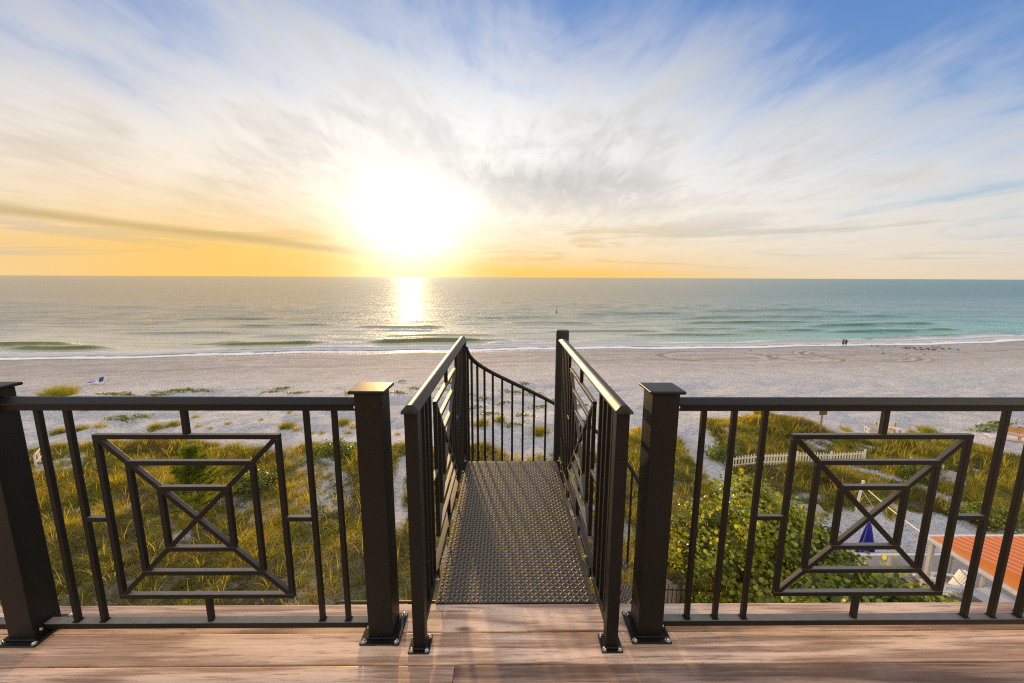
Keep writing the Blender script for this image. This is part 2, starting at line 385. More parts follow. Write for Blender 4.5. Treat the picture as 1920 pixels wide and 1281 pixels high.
fac=((fr*1.7+.08)*(1.0-fm*.85)*(1.0-cr*.55)).min(.86-far*.30-rt*.17)
finish(nt,nd(nt,'ShaderNodeMixShader',{0:fac,1:p,2:gl}))
sea=bulk('sea',np.stack([SX,SY,SZ],-1).reshape(-1,3),grid_faces(len(s_),len(cx)),M_SEA,attrs=dict(foam=foam,calm=calm,crest=crest,sdist=SS))
tag(sea,kind='structure')

# ------------------------------------------------------------ vegetation generators
PAL=np.array([(.40,.34,.035),(.29,.29,.035),(.17,.22,.03),(.09,.13,.028),(.19,.14,.07),(.50,.39,.07)])
def blades(cx,cy,cz,n,h,spread,width,col,lean=.6,segs=3):
    """cx.. arrays of clumps; n blades per clump"""
    N=len(cx); I=np.repeat(np.arange(N),n); K=len(I)
    a=rng.uniform(0,2*PI,K); r=spread[I]*np.sqrt(rng.random(K)); 
    bx=cx[I]+r*np.cos(a)*.6; by=cy[I]+r*np.sin(a)*.6; bz=cz[I]
    ln=lean*(.35+rng.random(K))*(.4+r/np.maximum(spread[I],1e-3)); hh=h[I]*(.55+.6*rng.random(K))
    aa=a+rng.normal(0,.5,K); dx=np.cos(aa)+.25; dy=np.sin(aa)-.1
    wa=rng.uniform(0,2*PI,K); wx=np.cos(wa); wy=np.sin(wa); w=width*(.6+.8*rng.random(K))
    V=np.zeros((K,(segs+1)*2,3),np.float32)
    for j in range(segs+1):
        t=j/segs; ww=w*(1-t)**.6*.5+w*.06
        px=bx+dx*ln*hh*t*t; py=by+dy*ln*hh*t*t; pz=bz+hh*(t-.33*ln*t*t)
        V[:,2*j,0]=px-wx*ww; V[:,2*j,1]=py-wy*ww; V[:,2*j,2]=pz
        V[:,2*j+1,0]=px+wx*ww; V[:,2*j+1,1]=py+wy*ww; V[:,2*j+1,2]=pz
    base=(np.arange(K)*(segs+1)*2)[:,None]
    Q=np.concatenate([base+np.array([[2*j,2*j+1,2*j+3,2*j+2]]) for j in range(segs)],0)
    cc=col[I]*(.7+.6*rng.random((K,1))); T=np.repeat(cc,(segs+1)*2,axis=0)
    return V.reshape(-1,3),Q,T
def merge(L):
    o=0;V=[];Q=[];T=[]
    for v,q,t in L: V.append(v);Q.append(q+o);T.append(t);o+=len(v)
    return np.concatenate(V),np.concatenate(Q),np.concatenate(T)
# dune grass: nobody could count it
n=88000
x=rng.uniform(-52,56,n); y=4+32*rng.random(n)**.9
m_=vegmask(x,y); keep=(rng.random(n)<m_*(.55+.45*sst(10,22,y)))&(np.abs(x)<y*1.42+3)
keep&=~((x>12.8)&(x<24)&(y<15.2))
x=x[keep];y=y[keep]; z=H(x,y)-.02
hn=fbm(x,y,.35,15); kind=fbm(x,y,.45,25)+rng.normal(0,.10,len(x))
ki=np.clip(((kind-.30)/.42*6),0,5.99).astype(int); order=np.array([4,3,4,1,0,5]); order[2]=2; col=PAL[order[ki]]
col=col*(.30+1.55*fbm(x,y,.9,33,3)**1.2)[:,None]
hgt_=(.20+.62*np.clip(hn-.2,0,1))*(1+.3*rng.random(len(x)))
L=[]
gA=blades(x,y,z,21,hgt_*.9,np.full(len(x),.34),.0185,col,1.0)
L.append(gA)
s2=rng.random(len(x))<.07
L.append(blades(x[s2],y[s2],z[s2],5,np.full(s2.sum(),1.05),np.full(s2.sum(),.2),.022,PAL[0]*1.15+0*col[s2],.5,3))
s3=rng.random(len(x))<.4
L.append(blades(x[s3],y[s3],z[s3],10,np.full(s3.sum(),.22),np.full(s3.sum(),.5),.04,np.where(rng.random((s3.sum(),1))<.5,PAL[4]*.8,PAL[3]),1.1,2) if False else blades(x[s3],y[s3],z[s3],10,np.full(s3.sum(),.24),np.full(s3.sum(),.5),.04,np.where(rng.random((s3.sum(),1))<.5,PAL[4]*.8,PAL[3]),1.1,3))
V,Q,T=merge(L)
go=bulk('dune_grass',V,Q,M_GRASS,tint=T,smooth=False)
tag(go,'golden and olive dune grass covering the sand below the deck','grass',kind='stuff')

# single tufts on the open sand
def tuft_mesh(R,h,nb,seed,c):
    global rng
    k=10; a=rng.uniform(0,2*PI,k); r=R*np.sqrt(rng.random(k))*.75
    xx=r*np.cos(a); yy=r*np.sin(a)*.7
    return blades(xx,yy,np.zeros(k)-.06,nb,np.full(k,h)*(1.1-r/R*.5),np.full(k,R*.35),.026,np.tile(PAL[c],(k,1))*rng.uniform(.7,1.2,(k,1)),.8)
TUFTS=[(-47.7,41.0,4.4),(-47,36.5,.9),(-40.2,37.1,1.6),(-37.1,31.5,1.4),(-35.4,31.7,1.3),(-34.6,32.3,1.1),(-29.2,31.6,1.7),(-28.3,32.2,1.4),(-28.3,34.6,.87),(-24,32.7,.75),(-26.1,32.1,.63),(-24.8,31.7,.55),(-21.8,33.7,.6),(-18.5,31.9,1.6),(-17.5,31.4,.9),(-20.3,35.6,.75),(-14.3,32.7,1.05),(-15.3,31.1,.65),(-14.4,33.4,1.7),(-16,31,.5),(-17,41.1,1.2),(-13.2,32.5,1.15),(-13.1,31.1,.8),(-7.3,47.1,1.6),(-2.4,32.9,2.2),(-.8,33.7,1.5),(2.8,31.1,1.9),(23.1,34.2,1.9),(26.6,32.9,.9),(28.8,31.8,1.2),(35.3,31.2,2.0),(34.2,31.6,.95),(11,31.3,.9),(12.3,31.7,.55),(-9,30.9,.55),(-41.3,32.1,.65),(26,34,.7),(17.1,32.9,.8),(18.1,32.4,.95),(2.9,43.2,.6),(-7,32.7,.5),(-6.4,46.6,.7)]
SPEC={0:'largest tuft of golden beach grass on the far left sand mound beside the lounger',24:'wide green grass tuft on the sand behind the spiral stair balusters',25:'grass tuft right of the wide one behind the spiral stair',26:'round olive grass tuft on white sand near the round stair pole',
 23:'dry grass tuft on the open beach left of the bridge handrail',27:'grass tuft at the top of the right dune beside the sandy path',30:'brown-green grass tuft on the dune crest behind the right lattice',18:'tall grass tuft seen between the two balusters left of the square post',
 2:'wide grass tuft just under the left handrail',6:'golden grass tuft above the left lattice frame',13:'broad golden tuft left of the pair of balusters beside the left square post',20:'dark green tuft beside the cap of the left square post'}
protos={}
for i,(tx,ty,w) in enumerate(TUFTS):
    cls='big' if w>3 else ('mid' if w>=1.3 else 'small')
    if cls not in protos:
        R,h,nb,c={'big':(2.2,1.35,150,1),'mid':(.8,.75,40,1),'small':(.35,.42,9,0)}[cls]
        V,Q,T=tuft_mesh(R,h,nb,i,c)
        o=bulk('grass_tuft',V,Q,M_GRASS,tint=T,smooth=False); protos[cls]=(o,R)
    else:
        o=protos[cls][0].copy(); COL.objects.link(o)
    R=protos[cls][1]; sc=w/2/R
    o.location=(tx,ty,Hz(tx,ty)); o.scale=(sc,sc,sc*random.uniform(.85,1.15)); o.rotation_euler=(0,0,random.uniform(0,6))
    tag(o,SPEC.get(i,'small tuft of yellow-green beach grass scattered on the white sand'),'grass tuft','grass tufts scattered on the open sand')
# creeping beach vine
VN=[(-42.4,41.1,1.7),(-40.6,41.2,1.7),(-38.1,41.6,2.3),(-37.6,43.1,2.4),(-36.3,43.7,1.8),(-34.5,43.7,1.2),(-34.8,34.3,1.9),(-33.7,35,1.5),(-26.3,42.5,1.4),(-25.8,44.2,1.4),(-23,41.7,1.4),(-10.6,44.2,1.2),(-7.4,43.6,1.2),(-12,41.7,1.4),(-2.7,41.2,.9),(.5,43.6,1.8),(2.9,42.8,1.2),(2.1,46.6,.9),(-1.9,36.1,1.5),(.4,32.7,1.4),(3.1,38.5,1.1),(7.2,38.5,1.6),(5.3,40.2,1.2),(42,32.7,2.4),(44.3,33.4,2),(43,32,2.6),(-3.4,38.5,1.1),(-.6,39.6,1.2),(1.4,35.3,1.2),(-4.5,42.5,1.2)]
def discs(P,Nrm,R,col,fold=.12):
    """hexagonal cupped leaves: P centres, Nrm normals, R radii"""
    K=len(P); a=np.cross(Nrm,rng.normal(size=(K,3))); a/=np.linalg.norm(a,axis=1)[:,None]+1e-9; b=np.cross(Nrm,a)
    V=np.zeros((K,6,3),np.float32)
    for j in range(6):
        t=2*PI*j/6; up=fold if j in(1,2,4,5) else 0
        V[:,j]=P+R[:,None]*(a*math.cos(t)+b*math.sin(t)*.95+Nrm*up)
    base=(np.arange(K)*6)[:,None]
    Q=np.concatenate([base+np.array([[0,1,2,3]]),base+np.array([[0,3,4,5]])],0)
    return V.reshape(-1,3),Q,np.repeat(col,6,axis=0)
L=[]
for vx,vy,w in VN:
    k=int(90*w); a=random.uniform(-.25,.45); tt=rng.normal(0,.45,k)*w
    # runners: a few lines
    ln=rng.integers(0,4,k); off=(ln-1.5)*.22
    px=vx+tt*math.cos(a)-off*math.sin(a)+rng.normal(0,.07,k); py=vy+tt*math.sin(a)*.9+off+.15*np.sin(tt*3+ln)+rng.normal(0,.07,k)
    P=np.stack([px,py,H(px,py)+.05+rng.random(k)*.08],1); Nn=rng.normal(0,.45,(k,3)); Nn[:,2]+=1; Nn/=np.linalg.norm(Nn,axis=1)[:,None]
    L.append(discs(P,Nn,rng.uniform(.05,.09,k),np.tile([.16,.22,.03],(k,1))*rng.uniform(.6,1.3,(k,1))))
V,Q,T=merge(L); o=bulk('beach_vine',V,Q,M_LEAF,tint=T,smooth=False)
tag(o,'low green vine runners creeping over the white sand','ground cover',kind='stuff')

def shrub(name,cen,radii,nclus,nleaf,lr,cols,label,cat,base=None,group=None,stems=26,lowfrac=-.5,seed=0):
    cen=np.array(cen,float); radii=np.array(radii,float); base=np.array(base if base is not None else (cen[0],cen[1],Hz(cen[0],cen[1])))
    root=empty(name,tuple(base),0,label,cat,group)
    u=rng.normal(size=(nclus*3,3)); u/=np.linalg.norm(u,axis=1)[:,None]; u=u[u[:,2]>lowfrac][:nclus]; k=len(u)
    r=.50+.5*rng.random(k)**.5; lump=.60+.72*vn(u[:,0]*3+9,u[:,2]*3+u[:,1]*2+9,1.,seed+3)
    C_=cen+u*radii*(r*lump)[:,None]-base
    I=np.repeat(np.arange(k),nleaf); cr_=lr*2.6
    P=C_[I]+rng.normal(0,cr_,(len(I),3)); Nn=u[I]*.55+rng.normal(0,.6,(len(I),3)); Nn[:,2]+=.35; Nn/=np.linalg.norm(Nn,axis=1)[:,None]
    cc=np.array(cols)[rng.integers(0,len(cols),k)][I]*rng.uniform(.6,1.35,(len(I),1))
    V,Q,T=discs(P,Nn,lr*rng.uniform(.65,1.25,len(I)),cc)
    bulk('foliage',V,Q,M_LEAF,parent=root,tint=T,smooth=False)
    mb=MB()
    for j in rng.choice(k,min(stems,k),replace=False):
        e=Vector(C_[j]); md=Vector((e.x*.35+random.uniform(-.2,.2)*lr*8,e.y*.35,e.z*.55)); th=.012+lr*.35
        mb.tube([(random.uniform(-.05,.05),random.uniform(-.05,.05),-.1),md,e],[th,th*.6,th*.22],5)
    mb.build('branches',M_BARK,root,smooth=True)
    return root
SG=[(.34,.40,.035),(.24,.31,.03),(.13,.19,.028),(.42,.42,.05),(.06,.10,.025)]
shrub('sea_grape_shrub',(9.3,14.3,-8.9),(2.9,2.2,2.3),390,30,.070,SG,'big round-leaved yellow-green shrub right of the right square post','shrub',seed=1,stems=40)
shrub('sea_grape_shrub',(12.1,15.2,-9.75),(1.9,1.6,1.5),230,30,.070,SG[:3]+SG[4:],'round-leaved shrub beside the closed blue umbrella','shrub',seed=2,stems=30)
shrub('sea_grape_shrub',(10.9,10.8,-9.2),(2.75,1.9,1.85),270,28,.083,SG[1:],'nearest round-leaved shrub low against the deck edge under the right lattice','shrub',seed=3,stems=30)
BL=[(.14,.20,.03),(.20,.25,.035),(.09,.14,.028)]
shrub('low_bush',(-15.2,22.4,-11.0),(1.6,1.1,.75),130,20,.055,BL,'low bright green bush on the dune inside the left lattice frame','bush',seed=4,lowfrac=-.2,stems=10)
shrub('low_bush',(-12.2,27.2,-11.0),(2.1,1.2,.65),150,20,.055,BL,'wide low green bush behind the two balusters left of the left square post','bush',seed=5,lowfrac=-.2,stems=10)
shrub('low_bush',(15.6,26.6,-11.0),(1.1,.9,.65),90,18,.06,BL,'low green bush at the left end of the white picket fence','bush',seed=6,lowfrac=-.2,stems=8)
shrub('low_bush',(27.0,23.8,-11.0),(1.6,1.0,.6),90,18,.06,BL,'low leafy bush on the sandy strip inside the right lattice','bush',seed=7,lowfrac=-.2,stems=8)
shrub('low_bush',(25.8,19.0,-11.0),(1.3,1.0,.6),80,18,.06,BL,'dark green bush at the edge of the bare sand right of the white rope','bush',seed=8,lowfrac=-.2,stems=8)

# feathery pine sapling on the left
def sapling(base,h,label):
    root=empty('pine_sapling',base,0,label,'tree'); mb=MB()
    mb.tube([(0,0,-.2),(.06,.03,h*.5),(0,0,h)],[.06,.035,.008],7); P=[];D=[]
    for i in range(90):
        t=.12+.86*random.random(); L=(1.35*(1-t)**.75+.12)*random.uniform(.7,1.15); a=random.uniform(0,2*PI)
        p0=Vector((0,0,h*t)); p1=p0+Vector((math.cos(a)*L,math.sin(a)*L,L*.45)); mb.tube([p0,p1],[.012,.003],4)
        for q in range(170):
            s=random.uniform(.15,1.05); P.append(p0.lerp(p1,s)); D.append(Vector((math.cos(a)*.6+random.gauss(0,.5),math.sin(a)*.6+random.gauss(0,.5),random.gauss(.35,.4))))
    mb.build('trunk',M_BARK,root,smooth=True)
    P=np.array(P);D=np.array(D);K=len(P);D/=np.linalg.norm(D,axis=1)[:,None]; Ln=rng.uniform(.16,.34,K)[:,None]
    sd=np.cross(D,rng.normal(size=(K,3))); sd/=np.linalg.norm(sd,axis=1)[:,None]; w=.013
    V=np.stack([P-sd*w,P+sd*w,P+D*Ln+sd*w*.3,P+D*Ln-sd*w*.3],1).reshape(-1,3); Q=np.arange(K*4).reshape(K,4)
    T=np.repeat(np.tile([.16,.21,.03],(K,1))*rng.uniform(.5,1.4,(K,1)),4,axis=0)
    bulk('crown',V,Q,M_NEEDLE,parent=root,tint=T,smooth=False)
sapling((-16.2,19.3,Hz(-16.2,19.3)),3.9,'soft feathery green pine sapling standing in the grass behind the left lattice')

# ------------------------------------------------------------ deck
YE=1.690
V=[];Q=[];pid=[];tone=[]; mb=MB(); pids=[];tones=[]
rows=[(1.690,1.540),(1.534,1.390),(1.384,1.235)]+[(1.229-.151*k,1.229-.151*k-.145) for k in range(26)]
for ri,(y1,y0) in enumerate(rows):
    if ri==0: cuts=[-6,6]
    elif ri==1: cuts=[-6,6]
    elif ri==2: cuts=[-6,-.212,6]
    else: cuts=[-6]+sorted(random.uniform(-5,5) for _ in range(3))+[6]
    for j in range(len(cuts)-1):
        a,b=cuts[j]+(.0015 if j else 0),cuts[j+1]-.0015; r=.004
        prof=[(y0,-.026),(y0,-r),(y0+r*.3,-r*.3),(y0+r,0),(y1-r,0),(y1-r*.3,-r*.3),(y1,-r),(y1,-.026)]
        vs=[(a,p,q) for p,q in prof]+[(b,p,q) for p,q in prof]; n=8
        mb.add(vs,[tuple(range(n)),tuple(range(2*n-1,n-1,-1))]+[(i,n+i,n+(i+1)%n,(i+1)%n) for i in range(n)])
        tn=(.0 if ri<2 else (.08 if (ri==2 and j==0) else (.85 if ri==2 else random.choice([0,.1,.7]))))
        pids+= [random.uniform(0,9) if ri>2 else (1.3+ri*2.1+j*3.7)]*(2*n); tones+=[tn]*(2*n)
dk=mb.build('deck',M_WOOD)
for k_,vals in (('pid',pids),('tone',tones)):
    a=dk.data.attributes.new(k_,'FLOAT','POINT'); a.data.foreach_set('value',vals)
tag(dk,kind='structure')
mb=MB().box((-6,1.640,-.32),(6,1.682,-.030)); 
for k_ in range(13): mb.box((-6+k_*1.0-.02,-2.7,-.30),(-6+k_*1.0+.02,1.638,-.030))
mb.build('deck_fascia',M_BROWNPOST,dk)
MB().box((-6,-2.9,-13),(6,-2.66,2.9)).box((-6,-2.6,-13.0),(6,.9,-.34)).build('wall',M_GREYDECK,dk)

# ------------------------------------------------------------ posts
def bolts(par,pts,r=.0095,z=.007,sc=1):
    for (bx,by) in pts:
        b=MB(); b.lathe([(r*1.25,0),(r*1.25,.0022),(r*.95,.0024),(r*.95,.006),(r*.75,.0095),(r*.35,.0115),(0.0002,.012)],(bx,by,z),14); b.build('bolt',M_STEEL,par,smooth=True)
def weldring(x0,y0,x1,y1,z,r=.005):
    m_=MB(); m_.box((x0-r,y0-r,z),(x1+r,y1+r,z+r*.9)); return m_
def square_post(x0,x1,y0,y1,label,group,base=True):
    cx_,cy_=(x0+x1)/2,(y0+y1)/2; w=(x1-x0)/2; d_=(y1-y0)/2
    p=empty('railing_post',(cx_,cy_,0),0,label,'post',group)
    MB().box((-w,-d_,.0095),(w,d_,1.108)).build('post_tube',M_BRONZE,p,bevel=.003)
    c=MB(); o_=.017
    c.box((-w-o_,-d_-o_,1.110),(w+o_,d_+o_,1.1235)); c.build('cap',M_BRONZE,p,bevel=.005,seg=3)
    bw=w+.032; pl=MB().box((-bw,-d_-.030,.0008),(bw,d_+.030,.009)).build('base_plate',M_BRONZE,p,bevel=.0035)
    weldring(-w,-d_,w,d_,.0095,.008).build('weld',M_BRONZE,p,bevel=.003)
    bolts(pl,[(sx*(bw-.015),sy*(d_+.016)) for sx in(-1,1) for sy in(-1,1)])
    return p
PG='square posts standing on the deck'
square_post(-.602,-.495,1.500,1.607,'square dark metal post with sunlit golden cap just left of the bridge',PG)
square_post(.572,.680,1.500,1.607,'square dark metal post just right of the bridge, at the start of the right railing',PG)
square_post(-2.145,-2.035,1.500,1.607,'square dark metal post at the far left edge of the deck',PG)
square_post(2.435,2.542,1.500,1.607,'square dark metal post at the far right end of the right railing',PG)

# ------------------------------------------------------------ railing panels (local u along x)
CAPPROF=[(-.030,0),(-.030,.006),(-.026,.0085),(-.019,.0175),(-.012,.0245),(-.004,.027),(.004,.027),(.012,.0245),(.019,.0175),(.026,.0085),(.030,.006),(.030,0)]
def baluster(par,u,z0=.054,z1=1.026,w=.0200,name='baluster'):
    b=MB().box((u-w/2,-w/2,z0),(u+w/2,w/2,z1))
    b.box((u-w/2-.004,-w/2-.004,z0-.0005),(u+w/2+.004,w/2+.004,z0+.004))
    return b.build(name,M_BRONZE,par,bevel=.0015)
def lattice(par,uc,zc=.545,nL=None,nR=None,zt=1.026,zb=.054):
    H1,H2,H3=.3675,.2535,.1395; t=.0205
    def sq(h,par_,d_):
        b=MB()
        b.box((uc-h-t/2,-d_/2,zc+h-t/2),(uc+h+t/2,d_/2,zc+h+t/2)).box((uc-h-t/2,-d_/2,zc-h-t/2),(uc+h+t/2,d_/2,zc-h+t/2))
        b.box((uc-h-t/2,-d_/2+.0006,zc-h+t/2),(uc-h+t/2,d_/2-.0006,zc+h-t/2)).box((uc+h-t/2,-d_/2+.0006,zc-h+t/2),(uc+h+t/2,d_/2-.0006,zc+h-t/2))
        return b.build('square_frame',M_SKYLIT,par_,bevel=.0016)
    f=MB(); h=H1; d_=.0212
    f.box((uc-h-t/2,-d_/2,zc+h-t/2),(uc+h+t/2,d_/2,zc+h+t/2)).box((uc-h-t/2,-d_/2,zc-h-t/2),(uc+h+t/2,d_/2,zc-h+t/2))
    f.box((uc-h-t/2,-d_/2+.0006,zc-h+t/2),(uc-h+t/2,d_/2-.0006,zc+h-t/2)).box((uc+h-t/2,-d_/2+.0006,zc-h+t/2),(uc+h+t/2,d_/2-.0006,zc+h-t/2))
    L=f.build('lattice_panel',M_SKYLIT,par,bevel=.0016)
    sq(H2,L,.0208); sq(H3,L,.0206)
    e=H1-.004
    MB().bar((uc-e,0,zc+e),(uc+e,0,zc-e),.0192,.0188,(0,1,0)).build('diagonal_bar',M_SKYLIT,L,bevel=.0012)
    MB().bar((uc+e,0,zc+e),(uc-e,0,zc-e),.0186,.0184,(0,1,0)).build('diagonal_bar',M_SKYLIT,L,bevel=.0012)
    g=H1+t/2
    MB().box((uc-.0102,-.0102,zc+g),(uc+.0102,.0102,zt)).build('connector',M_SKYLIT,L,bevel=.0012)
    MB().box((uc-.0102,-.0102,zb),(uc+.0102,.0102,zc-g)).build('connector',M_SKYLIT,L,bevel=.0012)
    if nL is not None: MB().box((nL+.0099,-.0100,zc-.0102),(uc-g,.0100,zc+.0102)).build('connector',M_SKYLIT,L,bevel=.0012)
    if nR is not None: MB().box((uc+g,-.0100,zc-.0102),(nR-.0099,.0100,zc+.0102)).build('connector',M_SKYLIT,L,bevel=.0012)
    return L
def rail_panel(x0,x1,uc,bal,nL,nR,label,group):
    p=empty('deck_railing',((x0+x1)/2,1.553,0),0,label,'railing',group); ox=(x0+x1)/2
    t_=MB().prism(CAPPROF,(x0-ox+.001,0,1.0525),(x1-ox-.001,0,1.0525)).build('top_rail',M_BRONZE,p,smooth=True)
    MB().box((x0-ox+.001,-.019,1.027),(x1-ox-.001,.019,1.0518)).build('channel',M_BRONZE,t_,bevel=.0015)
    MB().box((x0-ox+.001,-.0190,.027),(x1-ox-.001,.0190,.0535)).build('bottom_rail',M_SKYLIT,p,bevel=.0015)
    for s,xx in ((1,x0-ox),(-1,x1-ox)):
        for zz in (.040,1.045):
            b=MB().box((xx+(.0 if s>0 else -.005),-.036,zz-.022),(xx+(.005 if s>0 else 0),.036,zz+.022)).build('bracket',M_BRONZE,p,bevel=.001)
            for yy in (-.0285,):
                c_=MB().tube([(xx+s*.005,yy,zz),(xx+s*.010,yy,zz),(xx+s*.0125,yy,zz)],[.009,.008,.004],10); c_.build('bolt',M_STEEL,b,smooth=True)
    for b in bal: baluster(p,b-ox)
    if uc is not None: lattice(p,uc-ox,nL=nL-ox,nR=nR-ox)
    return p
RG='dark metal railings along the deck edge'
rail_panel(-2.035,-.602,-1.312,[-1.897,-1.780,-.820,-.706],-1.780,-.820,'left dark metal deck railing with nested-square lattice and four balusters',RG)
rail_panel(.680,2.435,1.561,[.806,.932,1.060,2.066,2.190,2.312],1.060,2.066,'right dark metal deck railing with nested-square lattice in front of the round-leaved shrubs',RG)
rail_panel(-3.60,-2.145,None,[-2.268,-2.39,-2.51,-2.63,-2.75],None,None,'end of a dark railing cut off at the left edge beyond the far left post',RG)

# ------------------------------------------------------------ bridge
BL_,BR_=-.371,.444; XL,XR=-.347,.420
br=empty('metal_bridge',((XL+XR)/2,1.672,0),0,'diamond-plate metal walkway leading off the deck between two railings','walkway')
bx=(XL+XR)/2
# diamond plate with raised lugs
y0,y1=1.693,3.190; vs=[];fs=[];lug=[]
pl=MB().box((XL-bx,y0-1.672,-.010),(XR-bx,y1-1.672,.004)); nv0=len(pl.v)
P_=.0208; nx=int((XR-XL)/P_); ny=int((y1-y0)/P_)
for i in range(nx):
    for j in range(ny):
        cx_=XL-bx+P_*(i+.62); cy_=y0-1.672+P_*(j+.6); s=1 if (i+j)%2 else -1
        a=s*rad(45); ca_,sa=math.cos(a),math.sin(a); L_=.0134;W=.0037;hz=.0023
        loc=[(-L_,0),(-L_*.45,-W),(L_*.45,-W),(L_,0),(L_*.45,W),(-L_*.45,W)]
        tp=[(-L_*.6,0),(-L_*.3,-W*.35),(L_*.3,-W*.35),(L_*.6,0),(L_*.3,W*.35),(-L_*.3,W*.35)]
        vv=[(cx_+x_*ca_-y_*sa,cy_+x_*sa+y_*ca_,.004) for x_,y_ in loc]+[(cx_+x_*ca_-y_*sa,cy_+x_*sa+y_*ca_,.004+hz) for x_,y_ in tp]
        pl.add(vv,[(6,7,8,9,10,11)]+[(k_,(k_+1)%6,6+(k_+1)%6,6+k_) for k_ in range(6)])
po=pl.build('tread_plate',M_PLATE,br)
lugv=[0.]*nv0+([0.]*6+[1.]*6)*((len(pl.v)-nv0)//12)
a=po.data.attributes.new('lug','FLOAT','POINT'); a.data.foreach_set('value',lugv)
MB().box((XL-bx,y0-1.672,-.11),(XL-bx+.006,y1-1.672,-.011)).build('side_beam',M_BRONZE,br)
MB().box((XR-bx-.006,y0-1.672,-.11),(XR-bx,y1-1.672,-.011)).build('side_beam',M_BRONZE,br)

def bridge_guard(xc,label,sgn,endpost):
    # local u runs along world +Y
    p=empty('bridge_railing',(xc,1.4745,0),PI/2,label,'railing','railings on both sides of the bridge')
    L=3.19-1.4745
    MB().box((-.0255,-.0255,.0095),(.0255,.0255,1.049)).build('end_post',M_BRONZE,p,bevel=.003)
    t_=MB(); t_.prism([(a*1.12,b*1.18) for a,b in CAPPROF],(-.030,0,1.0505),(L+.03 if endpost else L-.012,0,1.0505))
    # little hipped end cap facing the deck
    hp=[(a*1.12,b*1.18) for a,b in CAPPROF]
    n=len(hp); vs=[(-.030,-a,1.0505+b) for a,b in hp]+[(-.046,-a*.96,1.0505+b*.12) for a,b in hp]
    t_.add(vs,[tuple(range(n-1,-1,-1)),tuple(range(n,2*n))]+[(i,(i+1)%n,n+(i+1)%n,n+i) for i in range(n)])
    t_.build('top_rail',M_BRONZE,p,smooth=True)
    MB().box((.027,-.0150,.044),(L+.01,.0150,.082)).build('bottom_rail',M_BRONZE,p,bevel=.0015)
    uc=2.315-1.4745
    bal=[.100,.176,.252,.328,uc+.3675+.09,uc+.3675+.165,uc+.3675+.24,uc+.3675+.315,uc+.3675+.39]
    for b in bal: baluster(p,b,.0825,1.049)
    lattice(p,uc,.560,bal[3],bal[4],1.049,.0825)
    if endpost: MB().box((L+.012,-.0255,-.12),(L+.062,.0255,1.0495)).build('end_post',M_BRONZE,p,bevel=.003)
    pl_=MB().box((-.045,-.045,.0008),(.045,.045,.0082)).build('base_plate',M_BRONZE,p,bevel=.003)
    MB().box((-.0325,-.0325,.0085),(.0325,.0325,.016)).build('weld',M_BRONZE,p,bevel=.004)
    bolts(pl_,[(sx*.032,sy*.032) for sx in(-1,1) for sy in(-1,1)],.0085,.006)
    # stainless through-bolts and small lugs along the foot, on the walking side
    for u in (.30,.46,.62,.80,1.02,1.22,1.42,1.60):
        k=MB().tube([(u,sgn*.0150,.063),(u,sgn*.024,.063)],.0085,8); k.tube([(u,sgn*.024,.063),(u,sgn*.030,.063)],[.006,.004],8); k.build('bolt',M_STEEL,p,smooth=True)
    for u in (.36,.70,1.10,1.50):
        MB().box((u-.012,sgn*.0152,.015),(u+.012,sgn*.0205,.086)).build('mounting_tab',M_BRONZE,p,bevel=.001)
bridge_guard(BL_,'dark metal railing with golden handrail on the left side of the bridge',-1,True)
bridge_guard(BR_,'dark metal bridge railing with golden handrail on the right, ending at the round pole',1,False)

# ------------------------------------------------------------ spiral staircase
PX,PY=.452,3.245; R_=.80
st=empty('spiral_staircase',(PX,PY,-11.2),0,'dark metal spiral staircase with round pole curving down from the far end of the bridge','staircase')
ZB=11.2
MB().lathe([(.054,-.02),(.054,ZB+1.122),(.0505,ZB+1.130),(.049,ZB+1.1305)],(0,0,0),40).build('central_pole',M_BRONZE,st,smooth=True)
def zr(th): # handrail height for angle (deg, falling)
    u=180-th
    return .955-.0077*u+ (.035 if False else 0)+ .02*math.exp(-u/12)
def sp(th,r=R_,z=0): a=rad(th); return (r*math.cos(a),r*math.sin(a),ZB+z)
TH=[180-4*i for i in range(0,300)]
pts=[sp(t,R_,zr(t)) for t in TH if zr(t)>-9.9]
MB().tube(pts,.019,10).build('handrail',M_BRONZE,st,smooth=True)
NT=46
for i in range(NT):
    t0=180-27.0*i; z_=-.205*(i+1)
    a0,a1=t0,t0-29; vs=[]
    prof=[sp(a0,.054,z_),sp(a0,R_-.012,z_),sp(a0-9.7,R_-.012,z_),sp(a0-19.4,R_-.012,z_),sp(a1,R_-.012,z_),sp(a1,.054,z_)]
    n=6; vs=prof+[(x_,y_,q-.006) for x_,y_,q in prof]; mbt=MB().add(vs,[tuple(range(n-1,-1,-1)),tuple(range(n,2*n))]+[(k_,(k_+1)%n,n+(k_+1)%n,n+k_) for k_ in range(n)])
    if 5<=i<=8:
        for rr in np.arange(.12,R_-.03,.019):
            m__=max(1,int(rad(28)*rr/.019))
            for q in range(m__):
                aa=rad(a0-(q+.5)*28/m__); cx_,cy_=rr*math.cos(aa),rr*math.sin(aa); s=1 if (int(rr/.019)+q)%2 else -1
                a_=s*rad(45); L_=.0116;W=.0032
                loc=[(-L_,0),(0,-W),(L_,0),(0,W)]
                vv=[(cx_+x_*math.cos(a_)-y_*math.sin(a_),cy_+x_*math.sin(a_)+y_*math.cos(a_),ZB+z_+.0001) for x_,y_ in loc]+[(cx_,cy_,ZB+z_+.0028)]
                mbt.add(vv,[(0,1,4),(1,2,4),(2,3,4),(3,0,4)])
    mbt.bar(sp(a0,.054,z_-.02),sp(a0,R_-.012,z_-.02),.006,.03)
    to=mbt.build('tread',M_PLATE,st)
k=0
